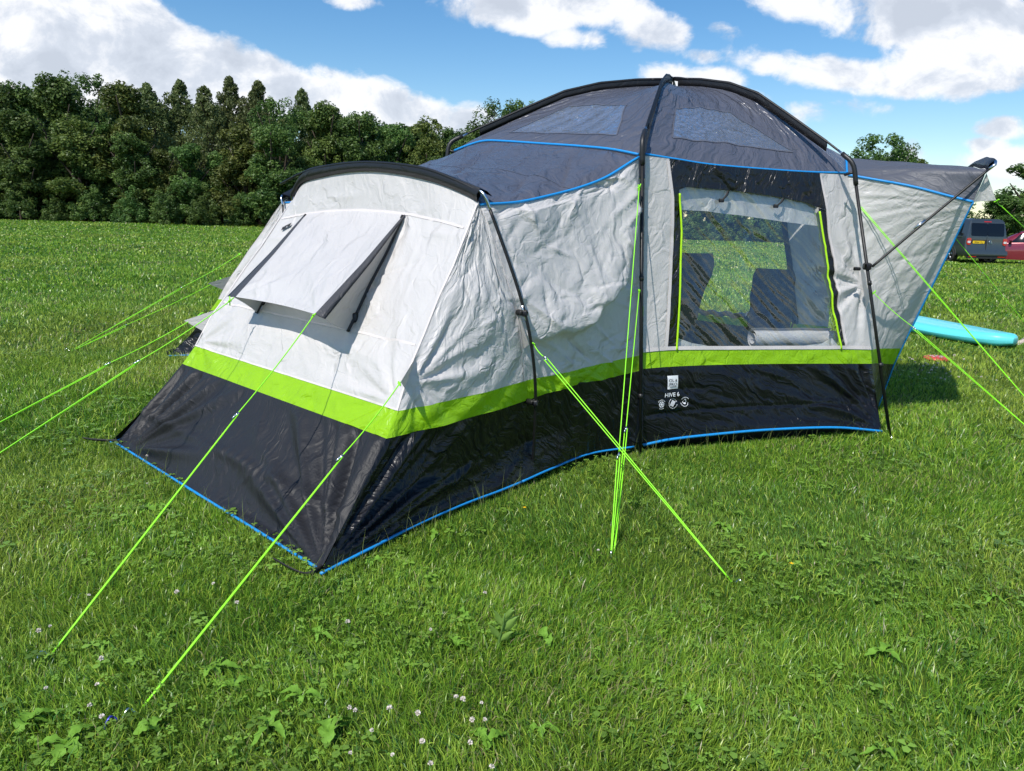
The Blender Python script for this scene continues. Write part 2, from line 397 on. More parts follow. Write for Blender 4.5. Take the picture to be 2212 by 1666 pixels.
# ---- pod frame (sleeping compartment): local axes u outward, v sideways
PA, PB, PC = ground((692, 1240)), ground((250, 963)), ground((1150, 1038))
pv = (PA - PB) / np.linalg.norm(PA - PB); pu = A(pv[1], -pv[0], 0)
if pu @ (PA - PC) < 0: pu = -pu
PO = PC + pv * (((PA + PB) / 2 - PC) @ pv)
def loc2w(l):
    l = np.asarray(l, float); return PO + l[..., 0:1] * pu + l[..., 1:2] * pv + l[..., 2:3] * A(0, 0, 1)
def w2loc(P):
    d = np.asarray(P, float) - PO; return np.stack([d @ pu, d @ pv, d[..., 2]], -1)
def mirror(P):
    l = w2loc(P); l[..., 1] *= -1; return loc2w(l)
ang2 = math.radians(-62.5); c2, s2 = math.cos(ang2), math.sin(ang2)
def T2(P):
    d = np.asarray(P, float) - A(1.25, 6.5, 0)
    return np.stack([d[..., 0] * c2 - d[..., 1] * s2 + 0.76, d[..., 0] * s2 + d[..., 1] * c2 + 7.15, d[..., 2]], -1)
def T1(P): return np.asarray(P, float)

def avg(e):                                                   # end-wall seam, local (u, v, z) on the right side
    return [A(u, v, z) for u, v, z in e]
Eloc = avg([(.354, .895, 1.555), (.45, .925, 1.420), (.572, .955, 1.24), (.69, .98, 1.09), (.80, 1.008, .93), (.905, 1.034, .79), (1.006, 1.065, .602), (1.09, 1.083, .490), (1.31, 1.129, .235), (1.505, 1.17, 0.012)])
Hloc = avg([(.339, .882, 1.541), (.319, .929, 1.452), (.284, .984, 1.293), (.237, 1.05, 1.077), (.20, 1.068, .93), (.17, 1.069, .80), (.137, 1.068, .623), (.111, 1.055, .505), (.06, 1.00, .24), (0.0, .94, 0.0)])
E3, H3 = [loc2w(l) for l in Eloc], [loc2w(l) for l in Hloc]
TZ = [0, .10, .21, .32, .43, .53, .66, .735, .88, 1.0]
def hoop_plane(p):                                            # sight line meets the hoop's leaning plane
    r = ray(p); n = pu - 0.22 * A(0, 0, 1) * -1
    n = pu + A(0, 0, -0.22); return O3 + r * (-(O3 - PO) @ n) / (r @ n)
slv_bot = [hoop_plane(p) for p in [(1034, 442), (1011, 423), (952, 398), (876, 379), (806, 371), (747, 374), (689, 385), (653, 398), (633, 415)]]
slv_top = [hoop_plane(p) for p in [(1037, 415), (981, 388), (923, 366), (858, 355), (782, 351), (718, 357), (659, 371), (607, 397)]]

# ---- end wall (slopes out to the ground), w from right (0) to left (1)
def lrow(u, v, z, rise=0.0, bulge=0.0, n=13):
    x = np.linspace(1, -1, n)
    return loc2w(np.stack([u + bulge * (1 - x * x), v * x, z + rise * (1 - x * x)], -1))
rows = [np.array(slv_bot)]
rows[0][0] = E3[0]; rows[0][-1] = mirror(E3[0])
rise = [0, .075, .03, .01, 0, 0, 0, 0, 0, 0]
for k in range(1, 10):
    e = Eloc[k]; rows.append(lrow(e[0], e[1], e[2], rise[k], -rise[k] * 0.55))
dsp_end = add(creases(130, 2.1, 2.1, .008, 3, .05, .26, .009), waves(.004, 3.0, .15, 5), fan(0.02, 0.64, .010, 9, .12, .45, 2.1, 2.15, 1), fan(.98, .64, .010, 9, .12, .45, 2.1, 2.15, 2))
END = Surf(rows, TZ, 2.1, 2.15, dsp_end)
def end_skirt_disp(U, V, w, t):
    # pleats running to the two pegged corners and gathers along the mud-flap seam
    a = fan(0.0, 1.0, .034, 17, .35, .85, 2.1, 2.15, .4)(U, V, w, t) + fan(1.0, 1.0, .030, 15, .3, .7, 2.1, 2.15, 1.3)(U, V, w, t)
    g = .006 * np.sin(U * 90 + 2 * np.sin(U * 9)) * np.exp(-((t - .90) / .02) ** 2) * np.exp(-((w - .42) / .2) ** 2)
    return a + g + creases(60, 2.1, 2.15, .005, 8, .05, .2, .010)(U, V, w, t) * (t > .5) + .012 * np.exp(-((t - .895) / .012) ** 2)
END_SK = Surf([rows[k] for k in (7, 8, 9)], [0, .53, 1.0], 2.25, .72,
              lambda U, V, w, t: end_skirt_disp(U, V * 2.15 * .265 / .72 + .735 * 2.15, w, t * .265 + .735))
# ---- side wall of the pod, w 0 at the corner seam, 1 at the hoop
side_rows = []
for k in range(10):
    a, b = E3[k], H3[k]; x = np.linspace(0, 1, 9)[:, None]
    q = a * (1 - x) + b * x
    q = q + (pv * (0.030 * 4 * x * (1 - x)) if 2 < k < 8 else 0)
    side_rows.append(q)
H3[9] = ground((1127, 1041), .045)
bot = [ground((692, 1240), .02)] + [ground(p, .045) for p in [(800, 1185), (900, 1134), (1000, 1090), (1080, 1060)]] + [H3[9]]
side_rows[9] = np.array(bot)
dsp_side = add(creases(46, .9, 1.0, .007, 11, .05, .2, .010), fan(0.05, .58, .012, 8, .1, .5, 1.0, 2.0, .7), waves(.006, 4.5, .9, 13))
SIDE = Surf(side_rows, TZ, 1.0, 2.0, dsp_side)
SIDE_SK = Surf([side_rows[k] for k in (7, 8, 9)], [0, .5, 1.0], 1.35, .6, add(fan(0, 1, .022, 16, .25, .9, 1.35, .6, 1.1), creases(22, 1.35, .6, .006, 17, .08, .4, .012, -.6, .3)))
# ---- wall from the hoop to the front leg
def fplan(z): return A(.80 - .05 * z / 1.9, 4.64 + .11 * z / 1.9)
Fedge_px = [(1379, 340), (1381, 402), (1381, 500), (1381, 590), (1382, 650), (1383, 710), (1383, 767), (1383, 801), (1378, 885), (1370, 965)]
Fz = [1.88, 1.70, 1.40, 1.12, .95, .78, .615, .51, .25, .02]
Fedge = [over(p, fplan(z)) for p, z in zip(Fedge_px, Fz)]; Fedge[9] = ground((1370, 965), .045)
top_px = [(1115, 438), (1184, 424), (1254, 405), (1309, 383), (1359, 352)]
fl_rows = []
for k in range(10):
    if k == 0: mid = [vplane(p, H3[0], Fedge[0]) for p in top_px]
    elif k == 6: mid = [vplane((1236, 801), H3[6], Fedge[6]), vplane((1300, 786), H3[6], Fedge[6])]
    elif k == 7: mid = [vplane((1217, 838), H3[7], Fedge[7]), vplane((1300, 820), H3[7], Fedge[7])]
    elif k == 9: mid = [ground(p, .05) for p in [(1197, 1010), (1275, 980)]]
    else: mid = [H3[k] * (1 - x) + Fedge[k] * x for x in (.33, .66)]
    fl_rows.append(np.array([H3[k]] + mid + [Fedge[k]]))
def pouch(U, V, w, t):
    # sagging fold of slack cloth: bulges above a diagonal lip, tucks in below it
    x0, y0, x1, y1 = 1.0, .16, .04, .49
    tt = np.clip(((w - x0) * (x1 - x0) + (t - y0) * (y1 - y0)) / ((x1 - x0) ** 2 + (y1 - y0) ** 2), 0, 1)
    sagc = .10 * np.sin(PI * tt)
    d = (t - (y0 + (y1 - y0) * tt) - sagc) * 1.9 + .02 * np.sin(tt * 17) + .012 * np.sin(tt * 41)
    b = np.where(d < 0, np.exp(-(d / .26) ** 2), np.exp(-(d / .045) ** 2))
    return .105 * b * np.sin(PI * np.clip(tt * .95 + .04, 0, 1)) ** .6
dsp_fl = add(pouch, creases(150, 1.0, 1.5, .012, 21, .04, .20, .008), waves(.004, 2.5, .5, 23), creases(20, 1.0, 1.9, .008, 25, .2, .45, .02, .95, .25))
FL = Surf(fl_rows, TZ, 1.06, 1.95, dsp_fl)
FL_SK = Surf([fl_rows[k] for k in (7, 8, 9)], [0, .5, 1.0], 1.1, .55, add(waves(.006, 3, .3, 27), creases(18, 1.1, .55, .005, 28, .1, .3, .012)))
# ---- pod roof: from the dome's blue seam out to the hoop sleeve
Fr, Lr = Fedge[0] + A(0, 0, .015), A(-.50, 6.00, 1.965)
seam_px = [(1319, 323), (1245, 316), (1169, 311), (1076, 305), (1041, 306), (1005, 317)]
seam = [Fr] + [vplane(p, Fr, Lr) for p in seam_px] + [Lr]
n = 15
seamR, hoopR = resample(seam, 61), resample([H3[0]] + list(slv_bot[1:-1]) + [mirror(H3[0])], 61)
rb, lb = resample(fl_rows[0][::-1], n), None
roof_rows = []
for j in range(n):
    x = j / (n - 1)
    base = seamR * (1 - x) + hoopR * x
    w = np.linspace(0, 1, 61)[:, None]
    lin = seamR[0] * (1 - x) + hoopR[0] * x
    dev = (rb[j] - lin)                                        # follow the curved lower trim on both sides
    dl = mirror(loc2w(w2loc(lin)))                             # mirrored deviation for the far side
    devm = mirror(lin + dev) - mirror(lin)
    base = base + dev * (1 - w) ** 3 + devm * w ** 3
    base[:, 2] -= .05 * math.sin(PI * x) * np.sin(PI * w[:, 0])
    roof_rows.append(base)
POD_ROOF = Surf(roof_rows, np.linspace(0, 1, n), 2.0, 1.6, add(waves(.011, 3.0, .55, 31), creases(34, 2, 1.6, .015, 33, .15, .5, .028, 2.1, .25)), smooth_w=False)

def strip_between(mb, a, b, th):
    """flat sleeve of cloth with thickness between two edge lines"""
    a, b = np.asarray(a), np.asarray(b)
    nn = np.cross(np.gradient(a, axis=0), b - a); nn /= np.linalg.norm(nn, axis=1)[:, None] + 1e-9
    m = (a + b) / 2
    ring = [a, m + nn * th, b, m - nn * th]
    P = np.stack(ring + [ring[0]], 1); r, c = P.shape[:2]
    L = np.r_[0, np.cumsum(np.linalg.norm(np.diff(a, axis=0), axis=1))]
    mb.grid(P, np.stack(np.broadcast_arrays(L[:, None], np.array([0, .05, .1, .15, .2])[None, :]), -1))

def ribbon(mb, pts, width_dir, wd, th=0.004):
    pts = np.asarray(pts); d = np.asarray(width_dir, float)
    a, b = pts - d * wd / 2, pts + d * wd / 2
    strip_between(mb, a, b, th)

tipR, tipL = A(1.08, .50, .992), A(1.03, -.42, .985)
def build_pod(T, near, hubFix):
    both = (1, -1)
    X = lambda s: (lambda P: T(P if s > 0 else mirror(P)))
    walls = MB(); band = MB(); skirt = MB(); skirt_s = MB(); roof = MB()
    patch(walls, END, 0, 1, 0, TZ[6], .016 if near else .03, xf=T)
    patch(band, END, 0, 1, TZ[6], TZ[7], .016 if near else .03, xf=T)
    patch(skirt, END_SK, 0, 1, 0, 1, .014 if near else .03, xf=T)
    sidew = MB(); flw = MB()
    for s in both:
        r = .016 if (near and s > 0) else .035
        patch(sidew, SIDE, 0, 1, 0, TZ[6], r, xf=X(s)); patch(band, SIDE, 0, 1, TZ[6], TZ[7], r, xf=X(s)); patch(skirt_s, SIDE_SK, 0, 1, 0, 1, r, xf=X(s))
        def xq(P, s=s):
            k = np.linspace(0, 1, P.shape[1])[None, :, None]
            return X(s)(P) + hubFix[0 if s > 0 else 1] * k
        patch(flw, FL, 0, 1, 0, TZ[6], r if s < 0 else (.012 if near else .035), xf=xq); patch(band, FL, 0, 1, TZ[6], TZ[7], r, xf=xq); patch(skirt_s, FL_SK, 0, 1, 0, 1, r, xf=xq)
    def xr(P):
        kw = np.linspace(0, 1, P.shape[1])[None, :, None]; kt = np.linspace(1, 0, P.shape[0])[:, None, None]
        return T(P) + (hubFix[0] * (1 - kw) + hubFix[1] * kw) * kt
    patch(roof, POD_ROOF, 0, 1, 0, 1, .022 if near else .05, xf=xr)
    pod = walls.obj('sleeping_pod', M['white'], TENT)
    sidew.obj('side_wall', M['white_side'], pod, split=1); flw.obj('corner_wall', M['white_side'], pod, split=1)
    band.obj('green_band', M['green'], pod, split=1); skirt.obj('skirt', M['skirt_end'], pod); skirt_s.obj('side_skirt', M['black_fold'], pod, split=1)
    roof.obj('roof', M['grey'], pod)
    rs = MB(); w_ = np.linspace(.01, .99, 60); rs.grid(T(np.stack([POD_ROOF(w_, np.full(60, .47), .003), POD_ROOF(w_, np.full(60, .476), .003)], 0)) + (hubFix[0] * (1 - w_[None, :, None]) + hubFix[1] * w_[None, :, None]) * .527); rs.obj('roof_seam', M['hem'], pod)
    # hoop pole, its sleeve and silver elbows
    hp = [A(0, 1.018, 0), A(.106, 1.112, .528), A(.18, 1.130, .845), A(.225, 1.094, 1.063), A(.268, 1.03, 1.274), A(.322, .945, 1.52)]
    hp = [loc2w(x) for x in hp]
    el = [loc2w(A(.322, .945, 1.52)), loc2w(A(.345, .93, 1.585)), loc2w(A(.352, .895, 1.612)), T1(slv_top[0])]
    pole = MB(); metal = MB()
    for s in both:
        f = X(s); pole.tube(f(resample(hp, 40)), .0085, 8); metal.tube(f(resample(el, 12)), .009, 8)
        metal.tube(f(resample([loc2w(A(.222, 1.097, 1.04)), loc2w(A(.205, 1.114, .96))], 4)), .0093, 8)
    top = resample(slv_top, 60); pole.tube(T(top), .0085, 8)
    pole.obj('hoop_pole', M['pole'], pod, split=1); metal.obj('pole_elbow', M['steel'], pod, split=1)
    sl = MB(); a = resample([slv_top[0] + A(0, 0, .012)] + slv_top[1:-1] + [mirror(slv_top[0]) + A(0, 0, .012)], 60); b = resample([E3[0]] + slv_bot[1:-1] + [mirror(E3[0])], 60)
    strip_between(sl, T(a + A(0, 0, .008)), T(b + pu * .012), .016)
    bk = b - pu * .10 + A(0, 0, .03)
    strip_between(sl, T(a + A(0, 0, .006)), T(bk), .008)
    sl.obj('hoop_sleeve', M['sleeve'], pod)
    # white seam tapes
    tp = MB()
    for t0 in (TZ[1], TZ[4] + .035):
        w = np.linspace(0.02, .98, 60); P0 = END(w, np.full(60, t0 - .0035), .003); P1 = END(w, np.full(60, t0 + .0035), .003)
        mb_ = np.stack([P0, P1], 1); tp.grid(T(mb_))
    for s in both:
        t = np.linspace(.01, TZ[6], 50)
        for S_, w0, w1 in ((END, 0.0, .007), (SIDE, .970, .985)):
            tp.grid(X(s)(np.stack([S_(np.full(50, w0), t, .004), S_(np.full(50, w1), t, .004)], 1)))
    w = np.linspace(0, 1, 80); tp.grid(T(np.stack([END(w, np.full(80, TZ[6] - .005), .003), END(w, np.full(80, TZ[6] + .001), .003)], 1)))
    tp.obj('seam', M['stitch'], pod)
    tr = MB()
    for s in both:
        f = X(s)
        tr.tube(f(SIDE_SK(np.linspace(0, 1, 40), np.ones(40))), .0072, 6); 
        q = FL_SK(np.linspace(0, 1, 30), np.ones(30)); tr.tube(f(q) + hubFix[0 if s > 0 else 1] * np.linspace(0, 1, 30)[:, None], .0072, 6)
        q = FL(np.linspace(0, 1, 50), np.zeros(50), .004); tr.tube(f(q) + hubFix[0 if s > 0 else 1] * np.linspace(0, 1, 50)[:, None], .0085, 6)
    tr.tube(T(END_SK(np.linspace(0, 1, 60), np.ones(60)) + A(0, 0, .006)), .0072, 6)
    tr.obj('edge_trim', M['blue'], pod, split=1)
    # clamps strapping the wall to the hoop
    cl = MB()
    for s in both:
        f = X(s)
        for q, w in ((A(.213, 1.107, 1.0), A(.22, 1.06, 1.0)), (A(.106, 1.112, .50), A(.111, 1.055, .50))):
            p0, p1 = f(loc2w(q)), f(loc2w(w)); cl.tube([p0 * 1.25 - p1 * .25, p1], .016, 8); cl.box(p0, (.035, .035, .035), bev=.008)
    cl.obj('clip', M['plastic'], pod, split=2)
    # window awning: hinge, propped front edge, dark edge strips and side gussets
    hr, hl = END.inv((872, 473)), END.inv((668, 456))
    orr, ol = END.inv((755, 718)), END.inv((558, 678))
    n = 30
    wv = np.linspace(hr[0], hl[0], n); tv = TZ[1] + .004 + 0 * wv
    hinge = END.base(wv, tv) + END.normal(wv, tv) * .012
    x = np.linspace(0, 1, n)
    front = loc2w(np.outer(1 - x, tipR) + np.outer(x, tipL)); sg = np.sin(PI * x)
    front = front - np.outer(sg, A(0, 0, 1)) * .0 - np.outer(sg, pu) * .035
    FLAP = Surf([hinge, (hinge + front) / 2 + A(0, 0, .0) - pu * .012, front], [0, .5, 1], 1.0, .82, add(fan(.0, 1, .010, 7, .15, .6, 1, .82, .6), fan(1., 1, .009, 7, .15, .6, 1, .82, 2.), creases(18, 1, .8, .003, 41, .08, .3, .008)))
    fm = MB(); patch(fm, FLAP, 0, 1, 0, 1, .014, xf=T)
    flap = fm.obj('window_awning', M['white_flap'], pod)
    st = MB()
    t = np.linspace(0, 1, 24)
    e0, e1 = FLAP(np.zeros(24), t, .0), FLAP(np.ones(24), t, .0)
    wid = (.016 + .055 * t)[:, None]
    strip_between(st, T(e0), T(e0 + pv * wid - A(0, 0, 1) * wid * .25 - pu * wid * .2), .003)
    strip_between(st, T(e1), T(e1 - pv * wid * 1.5 - A(0, 0, 1) * wid * .1), .003)
    st.obj('edge_strip', M['strip'], flap, split=1)
    gs = MB(); zp = MB()
    for e, h0, o0, sg_ in ((e0 + pv * wid * .9 - A(0, 0, 1) * wid * .25 - pu * wid * .2, hr, orr, 1), (e1 - pv * wid * .3 - A(0, 0, .004), hl, ol, -1)):
        wl, tl = h0[0] + (o0[0] - h0[0]) * t, TZ[1] + .006 + (o0[1] - TZ[1] - .006) * t
        wal = END.base(wl, tl) + END.normal(wl, tl) * .010
        k = np.linspace(0, 1, 12)[None, :, None]
        g = e[:, None, :] * (1 - k) + wal[:, None, :] * k - pv * sg_ * .03 * np.sin(PI * k) * t[:, None, None]
        gs.grid(T(g), np.stack(np.broadcast_arrays(np.linspace(0, .8, 24)[:, None], np.linspace(0, .4, 12)[None, :]), -1))
        zp.tube(T(wal + pu * .004), .010, 6)
        zp.box(T(wal[20][None])[0], (.03, .03, .05), bev=.006)
    gs.obj('gusset', M['gusset'], flap, split=1); zp.obj('zip', M['plastic'], flap, split=2)
    # little woven tags beside the awning
    tg = MB()
    for p in ((622, 489), (843, 521)):
        w0, t0 = END.inv(p)
        q = END(np.array([w0 - .022, w0 + .022, w0 + .022, w0 - .022]), np.array([t0 - .008, t0 + .004, t0 + .016, t0 + .004]), .012)
        tg.grid(T(np.stack([np.stack([q[0], q[1]]), np.stack([q[3], q[2]])])))
    tgo = tg.obj('woven_tag', M['web'], pod, split=1)
    tw = MB(); V, F_ = text_shape('OLPRO', .014)
    if near:
        for p in ((622, 489), (843, 521)):
            w0, t0 = END.inv(p); P = END(w0 - V[:, 0] / 2.1 * 1.4, t0 + .004 - V[:, 1] / 2.15 + V[:, 0] * .1 + .003, .014); tw.add(T(P), F_)
        tw.obj('tag_lettering', M['print'], pod, split=1)
    # guy-line tabs: corner seam triangle and hoop triangle
    tb = MB()
    for s in both:
        f = X(s)
        tip = loc2w(A(1.055, 1.10, .760) + A(0, .045, 0)) if s > 0 else loc2w(A(1.03, 1.155, .76))
        a0, a1 = E3[4] * .3 + E3[5] * .7, E3[6] * .5 + E3[5] * .5
        tb.add(f(np.array([a0, tip, a1])), [[0, 1, 2]], [(0, 0), (.1, .1), (0, .2)])
        a0, a1 = H3[3], H3[5]
        tip2 = loc2w(A(.19, 1.125, .835))
        tb.add(f(np.array([a0, tip2, a1])), [[0, 1, 2]], [(0, 0), (.1, .1), (0, .2)])
    tb.obj('guy_tab', M['gusset'], pod, split=1)
    # corner webbing straps
    wb = MB()
    a = loc2w(A(1.49, 1.165, .03)); wb_pts = [a, loc2w(A(1.56, 1.175, .02)), loc2w(A(1.60, 1.13, .035)), loc2w(A(1.62, 1.00, .045))]
    ribbon(wb, T(resample(wb_pts, 14)), loc2w(A(0, 0, .7)) - loc2w(A(0, .0, 0)) + pu * .5, .035, .004)
    a = mirror(loc2w(A(1.49, 1.165, .03))); ribbon(wb, T(resample([a, a + pu * .1 - pv * .12, a + pu * .14 - pv * .2], 8)), A(0, 0, .7) + pu * .5, .03, .004)
    wb.obj('peg_strap', M['web'], pod, split=1)
    return pod
ZERO = (np.zeros(3), np.zeros(3))
pod1 = build_pod(T1, True, ZERO)
fixA = A(hubL[0], hubL[1], 0) - A(*T2(hubF)[:2], 0)
fixB = A(hubL2[0], hubL2[1], 0) - A(*T2(mirror(hubF))[:2], 0)
pod2 = build_pod(T2, False, (fixA, fixB))
pod1['label'] = 'sleeping pod nearest the camera with its window awning propped out'
pod2['label'] = 'second sleeping pod behind, mostly hidden by the first'

# ================================================================== DOME
def dome_panel(ha, hb, seam_pts, seed):
    """roof panel between two arcs; w 0 at arc a, t 0 at the peak"""
    bot = resample(seam_pts, 61); rows = []; ss = np.linspace(1, 0, 17)
    w = np.linspace(0, 1, 61)[:, None]
    for s in ss:
        a, b = arc(ha, np.array([s]), .052)[0], arc(hb, np.array([s]), .052)[0]
        a0, b0 = arc(ha, np.array([0.]), .052)[0], arc(hb, np.array([0.]), .052)[0]
        q = a * (1 - w) + b * w
        chord = a0 * (1 - w) + b0 * w
        k = (1 - s) ** 3
        q = q + (bot - chord) * k
        q[:, 2] -= .045 * np.sin(PI * w[:, 0]) * math.sin(PI * s) * 1.0
        rows.append(q)
    return Surf(rows, 1 - ss, 1.9, 1.75, add(waves(.005, 3.5, .3, seed), creases(26, 1.9, 1.75, .004, seed + 1, .1, .4, .012)), smooth_w=False)
def straight_seam(ha, hb, lift=.03):
    a, b = arc(ha, np.array([0.]), .09)[0], arc(hb, np.array([0.]), .09)[0]; m = (a + b) / 2 + A(0, 0, lift); return [a, m, b]
FRa, FRb = over((1394, 334), (.79, 4.80)), over((1829, 374), (2.36, 5.56))
fr_trim = [FRa] + [vplane(p, FRa, FRb) for p in [(1460, 345), (1539, 357), (1672, 368), (1760, 373)]] + [FRb]
rk_trim = [FRb, vplane((1791, 337), (2.36, 5.56), (2.98, 7.12)), A(2.98, 7.12, 1.90)]
rk_trim[1] = A(2.68, 6.36, 2.03)
PANELS = {'fl': dome_panel(hubL, hubF, seam[::-1], 51), 'fr': dome_panel(hubF, hubR, fr_trim, 53)}
dome = MB(); back = MB()
trims = MB()
for nm in ('fl', 'fr'):
    S = PANELS[nm]
    trims.tube(S(np.linspace(0, 1, 70), np.ones(70), .003), .0085, 6)
    # window region given by its corner points in the photograph
    if nm == 'fr':
        L_, R_ = curve(S, [(1459, 240), (1455, 270), (1453, 297)]), curve(S, [(1580, 246), (1640, 283), (1711, 327)])
        T_, B_ = curve(S, [(1459, 235), (1510, 231), (1577, 243)], 'w'), curve(S, [(1453, 298), (1560, 308), (1711, 329)], 'w')
    else:
        L_, R_ = curve(S, [(1230, 229), (1170, 256), (1105, 284)]), curve(S, [(1350, 231), (1343, 260), (1332, 291)])
        T_, B_ = curve(S, [(1235, 230), (1290, 226), (1348, 227)], 'w'), curve(S, [(1106, 286), (1220, 289), (1332, 292)], 'w')
    Wl, Wr, Tt, Tb = L_, R_, T_, B_
    full = lambda q: q
    r = .02
    patch(dome, S, 0, 1, 0.004, Tt, r); patch(dome, S, 0, 1, Tb, 1, r)
    patch(dome, S, 0, Wl, Tt, Tb, r); patch(dome, S, Wr, 1, Tt, Tb, r)
    PANELS[nm + '_win'] = (Wl, Wr, Tt, Tb)
for ha, hb, sm, sd in ((hubR, hubK, rk_trim, 55), (hubK, hubB, straight_seam(hubK, hubB), 57), (hubB, hubL2, straight_seam(hubB, hubL2), 59), (hubL2, hubL, straight_seam(hubL2, hubL), 61)):
    S = dome_panel(ha, hb, sm, sd); patch(dome, S, 0, 1, .004, 1, .06)
    trims.tube(S(np.linspace(0, 1, 40), np.ones(40), .003), .0085, 6)
roof = dome.obj('dome_roof', M['grey'], TENT)
trims.obj('roof_trim', M['blue'], roof, split=1)
hem = MB()
for nm in ('fl', 'fr'):
    S = PANELS[nm]; Wl, Wr, Tt, Tb = PANELS[nm + '_win']
    pm = MB(); patch(pm, S, Wl, Wr, Tt, Tb, .02)
    pm.obj('roof_window', M['roof_pane'], roof)
    def side(f0, f1, by):
        x = np.linspace(f0, f1, 40); return x
    j = np.linspace(0, 1, 40)
    for wf in (Wl, Wr):
        tm = np.full(40, .5); w_ = wf(tm)
        ta, tb_ = Tt(wf(np.array([.5])))[0], Tb(wf(np.array([.6])))[0]
        t_ = ta + (tb_ - ta) * j; w_ = wf(t_)
        hem.grid(np.stack([S(w_ - .004, t_, .004), S(w_ + .004, t_, .004)], 1))
    for tf in (Tt, Tb):
        a_, b_ = Wl(np.array([tf(np.array([.3]))[0]]))[0], Wr(np.array([tf(np.array([.7]))[0]]))[0]
        w_ = a_ + (b_ - a_) * j; t_ = tf(w_)
        hem.grid(np.stack([S(w_, t_ - .004, .004), S(w_, t_ + .004, .004)], 1))
hem.obj('window_hem', M['hem'], roof, split=1)

# ---- poles: six legs and arcs meeting at the crown
for k, (hub, foot) in enumerate(zip(HUBS, FEET)):
    pm = MB(); s = np.linspace(0, 1, 40)
    a = arc(hub, s)
    elbow = resample([hub - (hub - foot) / np.linalg.norm(hub - foot) * .14, hub + A(0, 0, .0), arc(hub, np.array([.055]))[0]], 9)
    pm.tube([foot + A(0, 0, -.02), hub - (hub - foot) * .05], .0112, 12)
    leg = pm.obj('leg_pole', M['pole'], TENT)
    am = MB(); am.tube(a, .0075, 8); am.obj('arc_pole', M['pole'], leg)
    hm = MB(); hm.tube(elbow, .0165, 10); d = (foot - hub) / np.linalg.norm(foot - hub)
    for f_ in (.42, .80 if k != 2 else .72):
        c = hub + (foot - hub) * f_; hm.tube([c - d * .015, c + d * .015], 0.0148, 10)
    hm.tube([hub + d * .05, hub + d * .07 + (A(PEAK[0], PEAK[1], 0) - A(hub[0], hub[1], 0)) * .045], .010, 6)
    hm.obj('pole_joint', M['plastic'], leg, split=1)
    st = MB(); st.tube([foot + A(0, 0, -.03), foot + A(0, 0, .03)], .006, 6); st.tube([a[1], a[3]], .0082, 8); st.obj('pole_ferrule', M['steel'], leg, split=1)
    sm = MB(); s = np.linspace(.13, 0.965, 60)
    strip_between(sm, arc(hub, s) + A(0, 0, .011), arc(hub, s, .066), .006)
    sm.obj('pole_sleeve', M['sleeve'], leg)
cm = MB()
for i in range(3):
    q0, q1 = arc(HUBS[i], np.array([.90]))[0], arc(HUBS[i + 3], np.array([.90]))[0]; m_ = PEAK + A(0, 0, .004 * (i + 1)); cm.tube(resample([q0, m_, q1], 20), .0085, 8)
cm.obj('crown_joint', M['pole'], TENT, split=1)

# ================================================================== FRONT WALL WITH THE BIG WINDOW
def wallrow(a, b, px): return np.array([a] + [vplane(p, a, b) for p in px] + [b])
Lt, Rt = [over((1394, 337), (.79, 4.78)), over((1389, 762), (.83, 4.68)), over((1389, 797), (.84, 4.66)), over((1390, 885), (.85, 4.64)), ground((1389, 961), .045)], None
def rplan(z): return A(2.72 - .33 * z / 1.85, 5.33 + .22 * z / 1.85)
Rt = [over((1832, 378), rplan(1.82)), over((1881, 756), rplan(.62)), over((1883, 786), rplan(.52)), over((1893, 860), rplan(.28)), ground((1904, 932), .04)]
FR_UP = Surf([wallrow(Lt[0], Rt[0], [(1460, 345), (1539, 357), (1672, 368), (1760, 374)]),
              wallrow(Lt[1], Rt[1], [(1456, 757), (1594, 756), (1799, 755)])], [0, 1], 1.95, 1.25,
             add(waves(.005, 3.0, .5, 71), creases(40, 1.95, 1.25, .005, 72, .08, .3, .012), fan(1, .62, .016, 9, .1, .35, 1.95, 1.25, .3)))
FR_BAND = Surf([FR_UP.rows[1], wallrow(Lt[2], Rt[2], [(1456, 792), (1565, 788), (1711, 786)])], [0, 1], 1.95, .11, waves(.006, 5, .8, 74))
gr = wallrow(Lt[4], Rt[4], [(1448, 949), (1536, 939), (1654, 929), (1801, 924)])
FR_SK = Surf([FR_BAND.rows[1], wallrow(Lt[3], Rt[3], [(1500, 872), (1640, 864), (1780, 860)]), gr], [0, .55, 1], 2.0, .52,
             add(fan(1, .95, .016, 15, .3, 1.3, 2.0, .52, .2), creases(34, 2.0, .52, .008, 76, .1, .4, .012, .25, .2), lambda U, V, w, t: -.012 * np.exp(-((t - .64) / .02) ** 2)))
w1 = curve(FR_UP, [(1446, 352), (1455, 428), (1455, 501), (1450, 618), (1441, 757)])
w2 = curve(FR_UP, [(1463, 352), (1468, 428), (1472, 500), (1468, 618), (1461, 757)])
w3 = curve(FR_UP, [(1754, 378), (1769, 457), (1786, 570), (1797, 660), (1816, 754)])
w4 = curve(FR_UP, [(1770, 378), (1783, 457), (1799, 568), (1810, 660), (1825, 754)])
tf = curve(FR_UP, [(1448, 436), (1462, 412), (1483, 404), (1524, 407), (1594, 413), (1682, 426), (1740, 438), (1784, 456)], 'w')
one = lambda x: np.ones_like(x)
fw = MB(); patch(fw, FR_UP, 0, w1, 0, 1, .015); patch(fw, FR_UP, w4, 1, 0, 1, .015)
front = fw.obj('front_wall', M['white'], TENT, split=1)
bs = MB(); patch(bs, FR_UP, w1, w2, tf, 1, .012); patch(bs, FR_UP, w3, w4, tf, 1, .012)
FR_UP_lift = .014
patch(bs, FR_UP, w1, w4, 0, tf, .012, lift=.006)
bs.obj('window_frame', M['black'], front)
